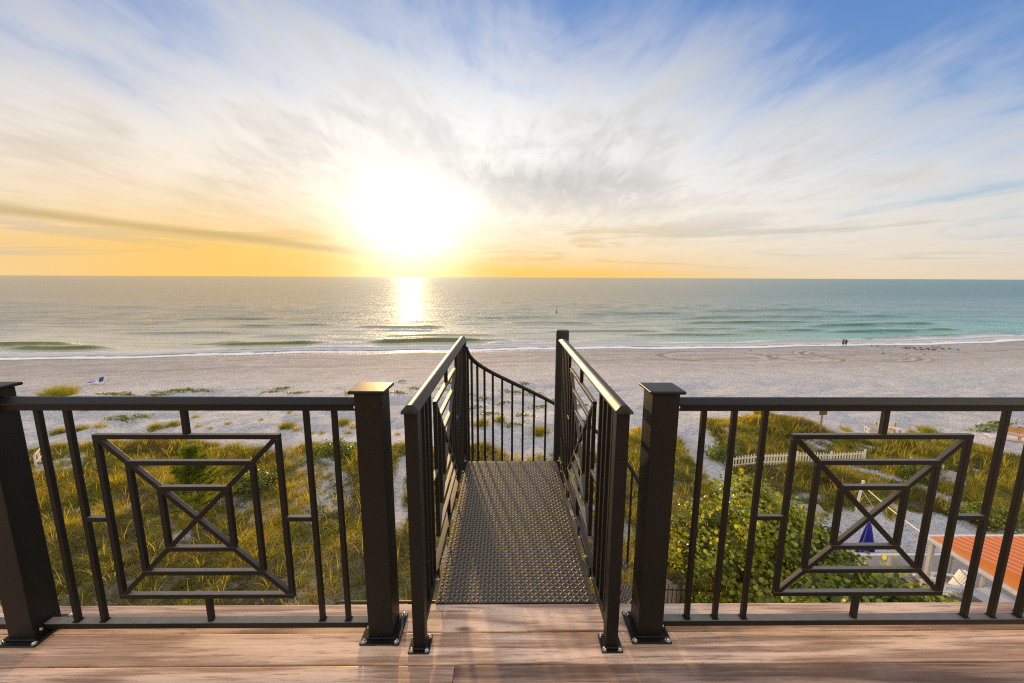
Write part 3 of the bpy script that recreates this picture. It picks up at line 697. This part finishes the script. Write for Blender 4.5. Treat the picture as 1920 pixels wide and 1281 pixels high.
for i in range(0,130):
    t=174.5-9.0*i; step=int(max(0,(180-t))//27.0); zt_=-.205*(step+1)
    if zr(t)<-9.8: break
    if len([c for c in st.children if c.name.startswith('baluster')])>=99: break
    MB().tube([sp(t,R_,zt_-.03),sp(t,R_,zr(t)-.012)],.0110,6).build('baluster',M_BRONZE,st,smooth=True)

# lower iron rail just beyond the deck edge
lr_=empty('lower_railing',(-1.20,3.90,-11.2),0,'thin black rail with curled end just beyond the left deck edge','railing')
MB().tube([(.95,0,9.19),(-.66,0,9.19),(-.70,0,9.175),(-.715,0,9.15),(-.70,0,9.13),(-.68,0,9.14)],.013,8).build('top_rail',M_DARKIRON,lr_,smooth=True)
for i in range(3): MB().box((-.6+i*.7,-.015,0),(-.57+i*.7,.015,9.18)).build('support_post',M_DARKIRON,lr_)

# ------------------------------------------------------------ things on the dune and the terrace
def gz(x,y): return Hz(x,y)
# white picket fence
pf=empty('picket_fence',(14.95,25.2,gz(14.95,25.2)),math.atan2(.95,10.6),'white picket fence crossing the dune behind the right railing','fence')
for k in range(0,49):
    u=k*.215; zz=gz(14.95+u,25.2+u*.09)-gz(14.95,25.2)
    hgt=.92-.012*(k%3); post=(k%12==0)
    if post:
        MB().box((u-.05,-.05,zz-.3),(u+.05,.05,zz+1.0)).build('post',M_WHITE,pf,bevel=.006)
    else:
        w=.045; prof=[(u-w,zz+.06),(u+w,zz+.06),(u+w,zz+hgt-.07),(u+w*.5,zz+hgt-.015),(u,zz+hgt),(u-w*.5,zz+hgt-.015),(u-w,zz+hgt-.07)]
        b=MB(); n=7; b.add([(a_,-.032,c_) for a_,c_ in prof]+[(a_,-.012,c_) for a_,c_ in prof],[tuple(range(n)),tuple(range(2*n-1,n-1,-1))]+[(i,n+i,n+(i+1)%n,(i+1)%n) for i in range(n)])
        b.build('picket',M_WHITE,pf)
for hz_ in (.26,.70):
    b=MB()
    for k in range(4):
        u0,u1=k*2.58,(k+1)*2.58
        z0_=gz(14.95+u0,25.2+u0*.09)-gz(14.95,25.2); z1_=gz(14.95+u1,25.2+u1*.09)-gz(14.95,25.2)
        b.bar((u0,.008,z0_+hz_),(u1-.002,.008,z1_+hz_),.035,.08)
    b.build('rail',M_WHITE,pf)
# sign
sg=empty('beach_sign',(25.4,30.4,gz(25.4,30.4)),0.06,'small brown blank-backed sign on an orange-brown post in the dune grass','sign')
MB().box((-.055,-.05,-.3),(.055,.05,2.0)).build('post',M_BROWNPOST,sg,bevel=.008)
MB().box((-.33,-.085,1.62),(.33,-.053,2.06)).build('board',M_SIGN,sg,bevel=.01)
# leaning white post and rope
wp=empty('white_post',(19.6,20.2,gz(19.6,20.2)),0,'leaning white post standing in grass behind the right lattice','post')
b=MB().tube([(-.18,-.05,-.2),(.12,.05,1.72)],.062,12); b.build('shaft',M_WHITE,wp,smooth=True)
MB().lathe([(.075,0),(.075,.03),(.05,.06),(.001,.07)],(.125,.05,1.71),12).build('cap',M_WHITE,wp,smooth=True)
p0=Vector((19.75,20.3,gz(19.6,20.2)+1.5)); p1=Vector((14.9,12.25,-7.50)); pts=[]
for i in range(25):
    t_=i/24; q=p0.lerp(p1,t_); q.z-=.10*4*t_*(1-t_); pts.append(q)
o=MB().tube(pts,.021,6).build('white_rope',M_ROPE,smooth=True); tag(o,'white rope running from the leaning post to the orange roof corner','rope')
pts=[p0.lerp(Vector((20.6,19.0,gz(20.6,19.0)+.05)),i/8)+Vector((0,0,-.3-.1*math.sin(i/8*PI))) for i in range(9)]
o=MB().tube(pts,.012,5).build('guy_line',M_ROPE,smooth=True); tag(o,'short thin guy line hanging from the leaning white post','rope')
# stakes
for (sx_,sy_,hh,lab) in ((27.5,25.2,.62,'small white stake in the grass, left one inside the right lattice'),(28.7,24.2,.58,'small leaning white stake in the grass beside the grey rock')):
    o=MB().bar((0,0,-.1),(.05,0,hh),.07,.04,(0,1,0)).build('stake',M_WHITE,bevel=.005); o.location=(sx_,sy_,gz(sx_,sy_)); tag(o,lab,'stake','white marker stakes in the dune')
# rocks
def rock(x,y,s,lab):
    import bmesh
    bm=bmesh.new(); bmesh.ops.create_icosphere(bm,subdivisions=3,radius=1)
    for v in bm.verts:
        n_=float(fbm(np.array([v.co.x*1.3+x]),np.array([v.co.y*1.3+v.co.z*1.7+y]),1.1,3)[0])
        v.co*= .65+.7*n_; v.co.x*=s[0]; v.co.y*=s[1]; v.co.z*=s[2]
    me=bpy.data.meshes.new('rock'); bm.to_mesh(me); bm.free(); me.materials.append(M_ROCK)
    o=bpy.data.objects.new('rock',me); COL.objects.link(o); o.location=(x,y,gz(x,y)+s[2]*.3); tag(o,lab,'rock','grey rocks half buried in the dune')
rock(28.1,23.2,(.95,.6,.5),'large grey rock in the grass right of the leafy bush'); rock(15.3,21.4,(.8,.5,.42),'grey rock beside the sandy path behind the shrubs'); rock(16.9,20.3,(.9,.45,.4),'flat grey rock at the edge of the bare sand behind the shrubs'); rock(16.1,20.9,(.5,.4,.3),'smaller grey rock between the two larger ones by the path')
rock(6.35,14.0,(.55,.45,.6),'pale rock on the ground seen between the bridge and the right square post')
# driftwood
o=MB().tube([(-.5,0,.05),(-.1,.05,.09),(.3,-.04,.06),(.62,.1,.16)],[.05,.07,.05,.015],8).tube([(.0,.0,.1),(.2,.1,.3)],[.03,.01],6).build('driftwood',M_DRIFT,smooth=True)
o.location=(-13.2,48.2,gz(-13.2,48.2)); tag(o,'dark piece of driftwood on the open beach above the left post cap','driftwood')
# lounger on the far left beach
lo_=empty('beach_lounger',(-49.6,47.2,gz(-49.6,47.2)),.06,'white beach lounger with blue seat and raised blue backrest on the far left sand','lounger')
f_=MB()
for s in (-1,1): f_.bar((-1.1,s*.3,.30),(.5,s*.3,.32),.05,.05); f_.bar((.5,s*.3,.32),(1.15,s*.3,.75),.05,.05); f_.bar((-1.1,s*.3,.3),(-1.25,s*.3,.12),.05,.05)
for u in (-1.08,-.5,.0,.48): f_.bar((u,-.28,.32),(u,.28,.32),.05,.03)
f_.build('frame',M_WHITE,lo_)
for u in (-.9,.35):
    for s in (-1,1): MB().box((u-.03,s*.3-.03,-.02),(u+.03,s*.3+.03,.28)).build('leg',M_WHITE,lo_)
MB().bar((-1.25,0,.345),(-.55,0,.345),.54,.03).build('foot_sling',M_BLUE2,lo_); MB().bar((-.5,0,.35),(.35,0,.35),.54,.03).build('seat',M_WHITE,lo_)
MB().bar((.18,0,.38),(.36,0,.95),.56,.04,(1,0,0)).build('backrest',M_BLUE2,lo_,bevel=.01)
MB().bar((.95,0,.42),(1.25,0,.92),.5,.04,(1,0,0)).build('headrest',M_WHITE,lo_,bevel=.01)
# white chair and pale crate/pallets on dune crest
def adirondack(loc,rz,label,mat=M_WHITE,name='adirondack_chair',group='white wooden garden chairs',sc=1.0):
    r=empty(name,loc,rz,label,'chair',group); r.scale=(sc,sc,sc)
    s_=MB()
    for i in range(6): u=i/5; s_.bar((-.26,-.30+.095*i,.37-.022*i),(.26,-.30+.095*i,.37-.022*i),.08,.02)
    s_.build('seat',mat,r,bevel=.004)
    bk=MB()
    for i in range(7):
        a=(i-3)/3; hgt=.98-.14*a*a; bk.bar((a*.20,.20,.27),(a*.30,.20+.34,hgt),.074,.02,(0,1,0))
    bk.bar((-.27,.475,.72),(.27,.475,.72),.05,.02,(0,1,0)); bk.build('backrest',mat,r,bevel=.003)
    for s in (-1,1):
        MB().bar((s*.33,-.36,.555),(s*.34,.42,.545),.13,.022).build('armrest',mat,r,bevel=.006)
        MB().box((s*.29-.012*(1 if s>0 else 1),-.34,0),(s*.29+.024,-.26,.542)).build('leg',mat,r,bevel=.003)
        MB().bar((s*.255,-.34,.30),(s*.255,.55,.05),.024,.10).build('side_rail',mat,r,bevel=.003)
    return r
c1=adirondack((30.5,31.3,gz(30.5,31.3)),PI*.9,'lone white wooden chair on the dune crest behind the right handrail stub',M_WHITEWOOD,'wooden_chair',sc=1.05)
pal=empty('pallet_bench',(32.2,31.6,gz(32.2,31.6)),-.1,'faded grey-pink plank bench beside the lone white chair','bench')
b=MB()
for i in range(4): b.bar((-.9,-.25+i*.16,.48),(.9,-.25+i*.16,.48),.13,.03)
b.build('seat',M_WHITEWOOD,pal)
MB().bar((-.9,.32,.8),(.9,.32,.8),.3,.03,(0,1,0)).build('backrest',M_WHITEWOOD,pal)
for u in (-.75,.75):
    MB().box((u-.04,-.28,-.1),(u+.04,-.2,.46)).build('leg',M_BROWNPOST,pal); MB().box((u-.04,.24,-.1),(u+.04,.33,.85)).build('leg',M_BROWNPOST,pal)
o=MB().bar((-.45,0,.1),(.45,0,.55),.4,.05).build('orange_board',M_ORANGEWOOD); o.location=(31.45,30.9,gz(31.45,30.9)); tag(o,'small orange wooden board leaning by the faded plank bench','board')
# cedar bench and boardwalk at the right edge
cb=empty('cedar_bench',(40.3,29.2,gz(40.3,29.2)),-.75,'orange cedar bench with slatted back at the right edge of the dune','bench')
s_=MB()
for i in range(4): s_.bar((-1.1,-.3+i*.13,.45),(1.1,-.3+i*.13,.45),.11,.03)
s_.build('seat',M_ORANGEWOOD,cb,bevel=.004)
s_=MB()
for i in range(3): s_.bar((-1.1,.27,.62+i*.16),(1.1,.27,.62+i*.16),.12,.03,(0,1,0))
s_.build('backrest',M_ORANGEWOOD,cb,bevel=.004)
for u in (-.95,0,.95):
    for yy,h_ in ((-.3,.43),(.235,1.0)): MB().box((u-.04,yy-.04,-.15),(u+.04,yy+.04,h_)).build('leg',M_ORANGEWOOD,cb,bevel=.004)
bw=MB()
for i in range(60):
    t_=i/59; x_=39.2+t_*8.0; y_=30.3-t_*4.4; zz=-11.0
    bw.bar((x_-.25,y_-.5,zz),(x_+.25,y_+.5,zz),.15,.04)
o=bw.build('boardwalk',M_WHITEWOOD); tag(o,'pale plank boardwalk on the sand at the right edge','boardwalk')
tp=empty('timber_post',(44.0,33.2,gz(44.0,33.2)),0,'dark timber post at the right edge beside the boardwalk','post')
MB().box((-.12,-.12,-.3),(.12,.12,1.35)).build('shaft',M_SIGN,tp,bevel=.01); MB().box((-.15,-.15,1.352),(.15,.15,1.41)).build('cap',M_SIGN,tp,bevel=.01)
# small white rail on the left
wf=empty('white_gate',(-32.4,26.2,gz(-32.4,26.2)),rad(128),'short weathered white gate in the dune grass beside the far left post','gate')
for u in (-1.2,-.4,.4,1.2): MB().box((u-.05,-.05,-.3),(u+.05,.05,1.0)).build('post',M_WHITEWOOD,wf,bevel=.005)
for h_ in (.45,.98): MB().box((-1.3,-.075,h_),(1.3,-.052,h_+.1)).build('rail',M_WHITEWOOD,wf,bevel=.004)

# terrace
TZ=-10.0
te=MB()
for i in range(48): 
    y_=8.2+i*.145; te.box((13.6,y_,TZ-.03),(25,y_+.138,TZ))
to=te.build('terrace_floor',M_GREYDECK); tag(to,kind='structure')
MB().box((13.62,8.2,-12),(25,15.14,TZ-.034)).build('base_wall',M_STUCCO,to)
def wrail(x0,y0,x1,y1,label,n):
    L=math.hypot(x1-x0,y1-y0); r=empty('white_railing',(x0,y0,TZ),math.atan2(y1-y0,x1-x0),label,'railing','white railings round the terrace')
    MB().box((-.05,-.06,.94),(L+.05,.06,.985)).build('top_rail',M_WHITEWOOD,r,bevel=.006)
    MB().box((0,-.025,.12),(L,.025,.19)).build('bottom_rail',M_WHITEWOOD,r,bevel=.004)
    for i in range(n):
        u=L*i/(n-1); MB().box((u-.045,-.045,0),(u+.045,.045,.938)).build('post',M_WHITEWOOD,r,bevel=.004)
    return r
wrail(13.75,13.75,17.25,13.75,'white terrace railing running behind the white garden chairs',4)
wrail(17.35,13.7,17.4,12.75,'short white railing return beside the orange roof',2)
adirondack((15.6,12.75,TZ),rad(75),'white garden chair facing left on the terrace, nearest the white railing')
adirondack((16.35,12.9,TZ),rad(-100),'white garden chair with tall back beside the terrace railing')
adirondack((14.95,12.0,TZ),rad(150),'white garden chair closest to the deck, under the orange roof corner')
tb=empty('white_table',(17.15,11.6,TZ),.1,'white slatted table on the terrace under the orange roof','table')
s_=MB()
for i in range(7): s_.bar((-.5+i*.165,-1.0,.50),(-.5+i*.165,1.0,.50),.15,.03)
s_.build('tabletop',M_WHITE,tb,bevel=.004)
for sx_ in (-.46,.46):
    for sy_ in (-.9,.9): MB().box((sx_-.035,sy_-.035,0),(sx_+.035,sy_+.035,.484)).build('leg',M_WHITE,tb,bevel=.003)
# orange standing-seam roof
rf=empty('orange_roof',(14.7,12.3,TZ),0,'orange ribbed metal roof on a white frame at the lower right','roof'); RZ=2.74; sl=.17
def rp(u,v): return (u,-v,RZ+sl*v)
L=5.2; W=8.0
MB().add([rp(0,0),rp(W,0),rp(W,L),rp(0,L)]+[(a_,b_,c_-.02) for a_,b_,c_ in (rp(0,0),rp(W,0),rp(W,L),rp(0,L))],[(3,2,1,0),(4,5,6,7),(0,1,5,4),(1,2,6,5),(2,3,7,6),(3,0,4,7)]).build('roof_pan',M_ROOFPAN,rf)
for i in range(26):
    u=.10+i*.30; a_=rp(u,0); b_=rp(u,L); MB().bar((a_[0],a_[1],a_[2]+.026),(b_[0],b_[1],b_[2]+.026),.055,.05).build('rib',M_ROOFRIB,rf)
MB().add([(-.012,.0,RZ-.02),(-.012,-L,RZ-.02),(-.012,-L,RZ+sl*L+.05),(-.012,0,RZ+.05),(-.002,.0,RZ-.02),(-.002,-L,RZ-.02),(-.002,-L,RZ+sl*L+.05),(-.002,0,RZ+.05)],[(0,1,2,3),(7,6,5,4),(0,3,7,4),(3,2,6,7),(1,5,6,2),(0,4,5,1)]).build('gable_flashing',M_ROOFRIB,rf)
MB().box((-.16,-L,RZ-.12),(-.014,.10,RZ-.03)).box((-.16,.105,RZ-.12),(W,.20,RZ-.03)).build('gutter',M_WHITEWOOD,rf,bevel=.008)
for (u,v) in ((.05,.0),(4,0),(8,0),(.05,3.0),(.05,5.1)): MB().box((u-.06,-v-.06,0),(u+.06,-v+.06,RZ-.125)).build('post',M_WHITEWOOD,rf,bevel=.006)
# closed blue umbrella
um=empty('patio_umbrella',(15.75,15.6,gz(15.75,15.6)-.15),0,'closed blue patio umbrella standing behind the round-leaved shrubs','umbrella')
MB().tube([(0,0,-.1),(0,0,2.65)],.022,10).build('pole',M_WHITEWOOD,um,smooth=True)
b=MB(); n=28; rings=[(.02,2.60),(.07,2.45),(.12,2.1),(.17,1.6),(.235,1.1),(.29,.72),(.27,.66)]
vs=[];fs=[]
for i,(r_,z_) in enumerate(rings):
    for k in range(n):
        a_=2*PI*k/n; rr=r_*(1+.30*math.cos(a_*7+.15*i)*min(1,i/3)+.06*math.sin(a_*3+i)); vs.append((rr*math.cos(a_)*1.25,rr*math.sin(a_)*1.15,z_-.05*math.cos(a_*7)*(i>4)))
for i in range(len(rings)-1):
    for k in range(n): fs.append((i*n+k,i*n+(k+1)%n,(i+1)*n+(k+1)%n,(i+1)*n+k))
fs.append(tuple(range(n-1,-1,-1))); b.add(vs,fs).build('canopy',M_BLUECLOTH,um,smooth=True)
MB().lathe([(.035,0),(.03,.05),(.001,.09)],(0,0,2.6),10).build('finial',M_WHITEWOOD,um,smooth=True)
MB().lathe([(.24,0),(.24,.06),(.06,.1),(.04,.22)],(0,0,.02),16).build('base',M_DARKIRON,um,smooth=True)
# black iron fence below the right post
ifn=empty('iron_fence',(5.7,13.3,gz(5.7,13.3)),-.05,'low black iron fence at the foot of the round-leaved shrub','fence')
for h_ in (.25,1.05): MB().box((-.6,-.015,h_),(2.4,.015,h_+.035)).build('rail',M_DARKIRON,ifn)
for i in range(19): 
    u=-.55+i*.16; MB().box((u-.011,-.011,-.1),(u+.011,.011,1.18 if i%6 else 1.3)).build('picket',M_DARKIRON,ifn)

# ------------------------------------------------------------ marker in the sea
mk=empty('marker_buoy',(20.6,168,-13),0,'small dark marker buoy sticking out of the sea right of the sun glint','buoy')
MB().lathe([(.05,-.5),(.38,-.3),(.42,.1),(.2,.35),(.05,.45)],(0,0,0),14).build('float',M_DARKIRON,mk,smooth=True); MB().tube([(0,0,.3),(.08,0,2.1)],[.07,.05],8).build('mast',M_DARKIRON,mk,smooth=True)

# ------------------------------------------------------------ birds
def bird_mesh(mat,name):
    b=MB(); b.tube([(-.25,0,.20),(-.17,0,.205),(-.08,0,.20),(.02,0,.19),(.10,0,.205),(.145,0,.25),(.165,0,.285),(.195,0,.29),(.215,0,.285),(.27,0,.275)],[.006,.026,.055,.062,.047,.024,.024,.028,.014,.003],8)
    for s in (-1,1): b.tube([(0,s*.02,.15),(.01,s*.022,.07),(0,s*.024,0),(.04,s*.03,.0)],[.012,.006,.006,.004],5)
    return b.build(name,mat,smooth=True)
b0=bird_mesh(M_BIRD,'shorebird'); first=True
bp=[(random.gauss(85.5,3.6),random.gauss(80.3,1.5)) for _ in range(40)]+[(70.5,72.5),(74.0,71.5),(76.8,71.0),(48.5,77.5)]
for (x_,y_) in bp:
    o=b0 if first else b0.copy()
    if not first: COL.objects.link(o)
    first=False
    if shore(x_)-y_<1.5: y_=float(shore(x_))-2-random.random()*2
    o.location=(x_,y_,gz(x_,y_)-.01); o.rotation_euler=(0,0,random.uniform(0,6.28)); sc=random.uniform(1.0,1.5); o.scale=(sc,)*3
    tag(o,'small dark shorebird resting on the damp sand right of the two people','bird','shorebirds resting on the beach')
for (x_,y_) in ((102.5,84.0),):
    o=bird_mesh(M_BIRDW,'gull'); o.location=(x_,y_,gz(x_,y_)); o.scale=(1.4,)*3; tag(o,'white gull standing alone right of the dark flock','bird')
# flying gull near the people
o=MB().tube([(-.28,0,0),(-.1,0,.01),(.1,0,.02),(.2,0,.03),(.28,0,.02)],[.01,.06,.06,.035,.004],7).build('flying_gull',M_BIRDW,smooth=True)
w=MB()
for s in (-1,1): w.add([(-.08,s*.04,.03),(.1,s*.04,.04),(.05,s*.38,.22),(-.06,s*.36,.21),(-.12,s*.75,.34),(-.08,s*.04,.045),(.1,s*.04,.055),(.05,s*.38,.235),(-.06,s*.36,.225),(-.12,s*.75,.345)],[(0,1,2,3),(3,2,4),(5,8,7,6),(8,9,7),(0,3,8,5),(3,4,9,8),(4,2,7,9),(2,1,6,7)])
w.build('wings',M_BIRDW,o); o.location=(76.5,86.5,-11.9); o.rotation_euler=(.1,0,.9); tag(o,'white gull flying low over the surf beside the two people','bird')

# ------------------------------------------------------------ the two people
def person(loc,rz,label,shirt,shorts,armside,sc=1.0,longhair=False):
    J={'pel':(0,0,.95),'sp':(0,.01,1.12),'ch':(0,0,1.33),'nk':(0,.01,1.48),'hd':(0,-.01,1.57),'ht':(0,0,1.68),
       'hL':(-.09,0,.90),'kL':(-.10,-.03,.50),'aL':(-.10,.02,.09),'fL':(-.11,-.13,.04),
       'hR':(.09,0,.90),'kR':(.11,-.06,.50),'aR':(.11,.05,.09),'fR':(.12,-.10,.04),
       'sL':(-.18,0,1.41),'eL':(-.25,.03,1.14),'wL':(-.24,-.04,.90),'nL':(-.24,-.06,.81),
       'sR':(.18,0,1.41),'eR':(.25,.03,1.14),'wR':(.24,-.04,.90),'nR':(.24,-.06,.81)}
    if armside: # arm round the other person's back
        s='R' if armside>0 else 'L'; J['e'+s]=(armside*.34,.08,1.26); J['w'+s]=(armside*.50,.13,1.20); J['n'+s]=(armside*.58,.12,1.20)
    Rr={'pel':.135,'sp':.12,'ch':.135,'nk':.055,'hd':.085,'ht':.06,'h':.085,'k':.058,'a':.038,'f':.035,'s':.055,'e':.04,'w':.028,'n':.035}
    ks=list(J); ed=[('pel','sp'),('sp','ch'),('ch','nk'),('nk','hd'),('hd','ht')]
    for s in 'LR': ed+=[('pel','h'+s),('h'+s,'k'+s),('k'+s,'a'+s),('a'+s,'f'+s),('ch','s'+s),('s'+s,'e'+s),('e'+s,'w'+s),('w'+s,'n'+s)]
    me=bpy.data.meshes.new('person'); me.from_pydata([J[k] for k in ks],[(ks.index(a),ks.index(b)) for a,b in ed],[])
    o=bpy.data.objects.new('person',me); COL.objects.link(o); me.materials.append(M_SKIN)
    m_=o.modifiers.new('s','SKIN'); 
    sv=me.skin_vertices[0].data if me.skin_vertices else None
    if sv is None:
        me.attributes  # skin layer is created by bmesh
        import bmesh
        bm=bmesh.new(); bm.from_mesh(me); lay=bm.verts.layers.skin.verify()
        for i,v in enumerate(bm.verts):
            k=ks[i]; r_=Rr.get(k,Rr.get(k[0],.05)); v[lay].radius=(r_,r_*.85); v[lay].use_root=(k=='pel')
        bm.to_mesh(me); bm.free()
    else:
        for i,k in enumerate(ks):
            r_=Rr.get(k,Rr.get(k[0],.05)); sv[i].radius=(r_,r_*.85); sv[i].use_root=(k=='pel')
    q=o.modifiers.new('ss','SUBSURF'); q.levels=q.render_levels=2
    o.location=loc; o.rotation_euler=(0,0,rz); o.scale=(sc,)*3; tag(o,label,'person','people standing at the waterline')
    b=MB().tube([(0,.0,.93),(0,.01,1.12),(0,0,1.34),(0,0,1.44),(0,.01,1.49)],[.155,.15,.175,.15,.07],14)
    for s in (-1,1):
        e=J['eR' if s>0 else 'eL']; b.tube([(s*.15,0,1.42),e],[.07,.056],8)
    b.build('shirt',shirt,o,smooth=True)
    b=MB()
    for s in (-1,1): b.tube([(s*.07,0,.98),(s*.095,-.01,.80),(s*.11,-.03,.58)],[.12,.105,.09],10)
    b.build('shorts',shorts,o,smooth=True)
    b=MB().tube([(0,.03,1.735),(0,.035,1.70),(0,.04,1.62),(0,.05,1.52 if not longhair else 1.34)],[.03,.085,.09,.05],10); b.build('hair',M_HAIR,o,smooth=True)
    return o
px_,py_=72.6,83.9
person((px_,py_,gz(px_,py_)-.0),PI-.75,'person on the left of the pair at the waterline, tan shirt and dark shorts',M_CLOTHL,M_CLOTHD,0,1.03)
person((px_+.50,py_-.10,gz(px_+.5,py_-.1)),PI-.75,'person on the right of the pair at the waterline, dark top and long hair',M_CLOTHD,M_CLOTHL,1,.96,True)

# ------------------------------------------------------------ world: Nishita sky with procedural cirrus
SAZ,SEL=rad(-13.73),rad(6.4)
SD=(math.sin(SAZ)*math.cos(SEL),math.cos(SAZ)*math.cos(SEL),math.sin(SEL))
w=bpy.data.worlds.new('World'); S.world=w; w.use_nodes=True; nt=w.node_tree; nt.nodes.clear()
tc=nt.nodes.new('ShaderNodeTexCoord'); D=X(nt,tc.outputs['Generated'])
D=nd(nt,'ShaderNodeVectorMath',{0:D},operation='NORMALIZE')
sep=nt.nodes.new('ShaderNodeSeparateXYZ'); nt.links.new(D.s,sep.inputs[0])
dx,dy,dz=[X(nt,sep.outputs[i]) for i in range(3)]
z=dz.max(0.0)
dot=nd(nt,'ShaderNodeVectorMath',{0:D,1:SD},out=1,operation='DOT_PRODUCT'); oc_=1.0-dot
haz=(dx*dx+dy*dy)._m('SQRT').max(.001)
azd=1.0-((dx*math.sin(SAZ)+dy*math.cos(SAZ))/haz)     # 0 toward the sun
den=z+.11; OFA=(6.2,3.4,0); OFB=(5.6,8.2,0)
pxy=nd(nt,'ShaderNodeCombineXYZ',{'X':dx/den,'Y':dy/den,'Z':0.0})
def pn(scale,rot,sc,det,rough,dist,off=(0,0,0)): return noise(nt,nd(nt,'ShaderNodeMapping',{'Vector':pxy,'Scale':scale,'Rotation':(0,0,rot),'Location':off}),sc,det,rough,dist)
cA=pn((1.05,.50,1),.16,1.3,8,.60,1.2,OFA)        # long streaks
cB=pn((1.0,.8,1),-.3,1.1,6,.55,.6,OFB)          # big patches
cC=pn((2.4,.8,1),.30,1.9,8,.66,1.6)         # fibres
sky=nd(nt,'ShaderNodeTexSky',sky_type='NISHITA',sun_disc=False,sun_elevation=SEL,sun_rotation=SAZ,altitude=10,air_density=1.0,dust_density=.6,ozone_density=2.0)
blue=mix(nt,z.sst(.0,.5),(.24,.47,.80),(.06,.22,.62))
blue=mix(nt,.2,blue,mix(nt,1.0,sky,(.13,.13,.13),'MULTIPLY'))
f=z*1.25+oc_*.50+dx.abs()*.17+(cB-.5)*.50+(cA-.5)*.50+(cC-.5)*.26
bf=f.sst(.42,.90)*.95
cl=mix(nt,(cA*.38+cB*.32+cC*.30).sst(.37,.60),(.63,.64,.655),(.93,.92,.90))
cl=mix(nt,(1.0-z.sst(.02,.24))*.7,cl,mix(nt,azd.sst(.0,.55),(.98,.90,.72),(.76,.75,.70)))
col=mix(nt,bf,cl,blue)
teal=(cA-.5).sst(.02,.14)*z.sst(.03,.08)*(1.0-z.sst(.15,.26))*azd.sst(.25,.55)
col=mix(nt,teal*.22,col,(.36,.58,.62))
# warm horizon band
lf=(dx*-1.0).sst(-.2,.7)
hz2=((z*-1.0)/(lf*.042+.074)).exp()
hcol=mix(nt,azd.sst(.02,.40),(1.0,.58,.095),(.86,.66,.43))
hcol=mix(nt,azd.sst(.4,1.2),hcol,(.42,.42,.48))
lean=(1.0-azd.sst(.02,.9)*.35)
col=mix(nt,(hz2*1.4*lean*(.85+lf*.35)).min(1.0)*.95,col,hcol)
# low grey-gold cloud bars
bn=noise(nt,nd(nt,'ShaderNodeMapping',{'Vector':D,'Scale':(2.6,2.6,30),'Rotation':(0,.10,0)}),1.0,6,.6,.6)
bm_=bn.sst(.50,.60)*z.sst(.012,.04)*(1.0-z.sst(.09,.17))
col=mix(nt,bm_*.5,col,mix(nt,azd.sst(0,.3),(.78,.50,.14),(.50,.50,.47)))
# the long slanting bar on the left
bz=(z-(.030+(dx+.10)*-.105+(bn-.5)*.016)).abs()
bb=(1.0-bz.sst(.001,.015))*(dx*-1.0).sst(.22,.30)*(.5+cC*.8)
col=mix(nt,bb*.75,col,(.55,.40,.15))
# grey wisps above and right of the sun
wz=(z-(.215+(dx-.1)*-.06+(cC-.5)*.12)).abs()
wb=(1.0-wz.sst(.004,.05))*dx.sst(-.40,-.1)*(1.0-dx.sst(.26,.38))*cC.sst(.35,.6)
col=mix(nt,wb*.6,col,(.46,.46,.44))
# unseen sky behind and overhead brightened to light the deck; blue only at the zenith
col=mix(nt,azd.sst(.75,1.4),col,mix(nt,z.sst(.1,.3),(.5,.5,.52),(1.65,1.4,1.06)))
col=mix(nt,z.sst(.62,.74),col,(1.65,1.4,1.06))
col=mix(nt,z.sst(.76,.86),col,(.34,.56,1.05))
# glow round the sun
ang=(oc_.max(0.0)*2.0)._m('SQRT')
g1=((ang*ang*-1.0)/(.122**2)).exp(); g2=((ang*ang*-1.0)/(.27**2)).exp(); g3=((ang*-1.0)/.45).exp()
gs=g1*.85+g2*(.02+cA*.28)+g3*.10
add=nd(nt,'ShaderNodeVectorMath',{0:mix(nt,0.0,(1.0,.95,.82),(1,1,1)),'Scale':gs*(1.0-hz2*.45*azd.sst(.0,.03))},operation='SCALE')
tot=nd(nt,'ShaderNodeVectorMath',{0:col,1:add},operation='ADD')
low=dz.sst(-.02,.0)
tot=mix(nt,low,(.10,.12,.12),tot)
bg=nd(nt,'ShaderNodeBackground',{'Color':tot,'Strength':1.0})
o=nt.nodes.new('ShaderNodeOutputWorld'); nt.links.new(bg.s,o.inputs['Surface'])
# sun
sl_=bpy.data.lights.new('sun','SUN'); sl_.energy=5.0; sl_.angle=rad(1.2); sl_.color=(1,.63,.26)
so=bpy.data.objects.new('sun',sl_); COL.objects.link(so); so.rotation_euler=Vector(SD).to_track_quat('Z','Y').to_euler()

# ------------------------------------------------------------ camera
th,psi,ro=rad(9.2),rad(.6),rad(.24)
F=Vector((math.sin(psi)*math.cos(th),math.cos(psi)*math.cos(th),-math.sin(th))); Rr=Vector((math.cos(psi),-math.sin(psi),0)); U=Rr.cross(F)
R2=Rr*math.cos(ro)+U*math.sin(ro); U2=U*math.cos(ro)-Rr*math.sin(ro)
cam=bpy.data.cameras.new('camera'); co=bpy.data.objects.new('camera',cam); COL.objects.link(co)
mt=Matrix((R2,U2,-F)).transposed().to_4x4(); mt.translation=(0,0,1.56); co.matrix_world=mt
cam.sensor_width=36; cam.lens=36*743/1920; cam.clip_start=.02; cam.clip_end=120000
S.camera=co
S.render.engine='CYCLES'; S.cycles.use_denoising=False; S.cycles.filter_width=1.2; S.cycles.sample_clamp_indirect=4; S.cycles.sample_clamp_direct=6; S.cycles.max_bounces=8; S.render.resolution_x=1024; S.render.resolution_y=683
S.view_settings.view_transform='Standard'; S.view_settings.look='None'; S.view_settings.exposure=0; S.view_settings.gamma=1
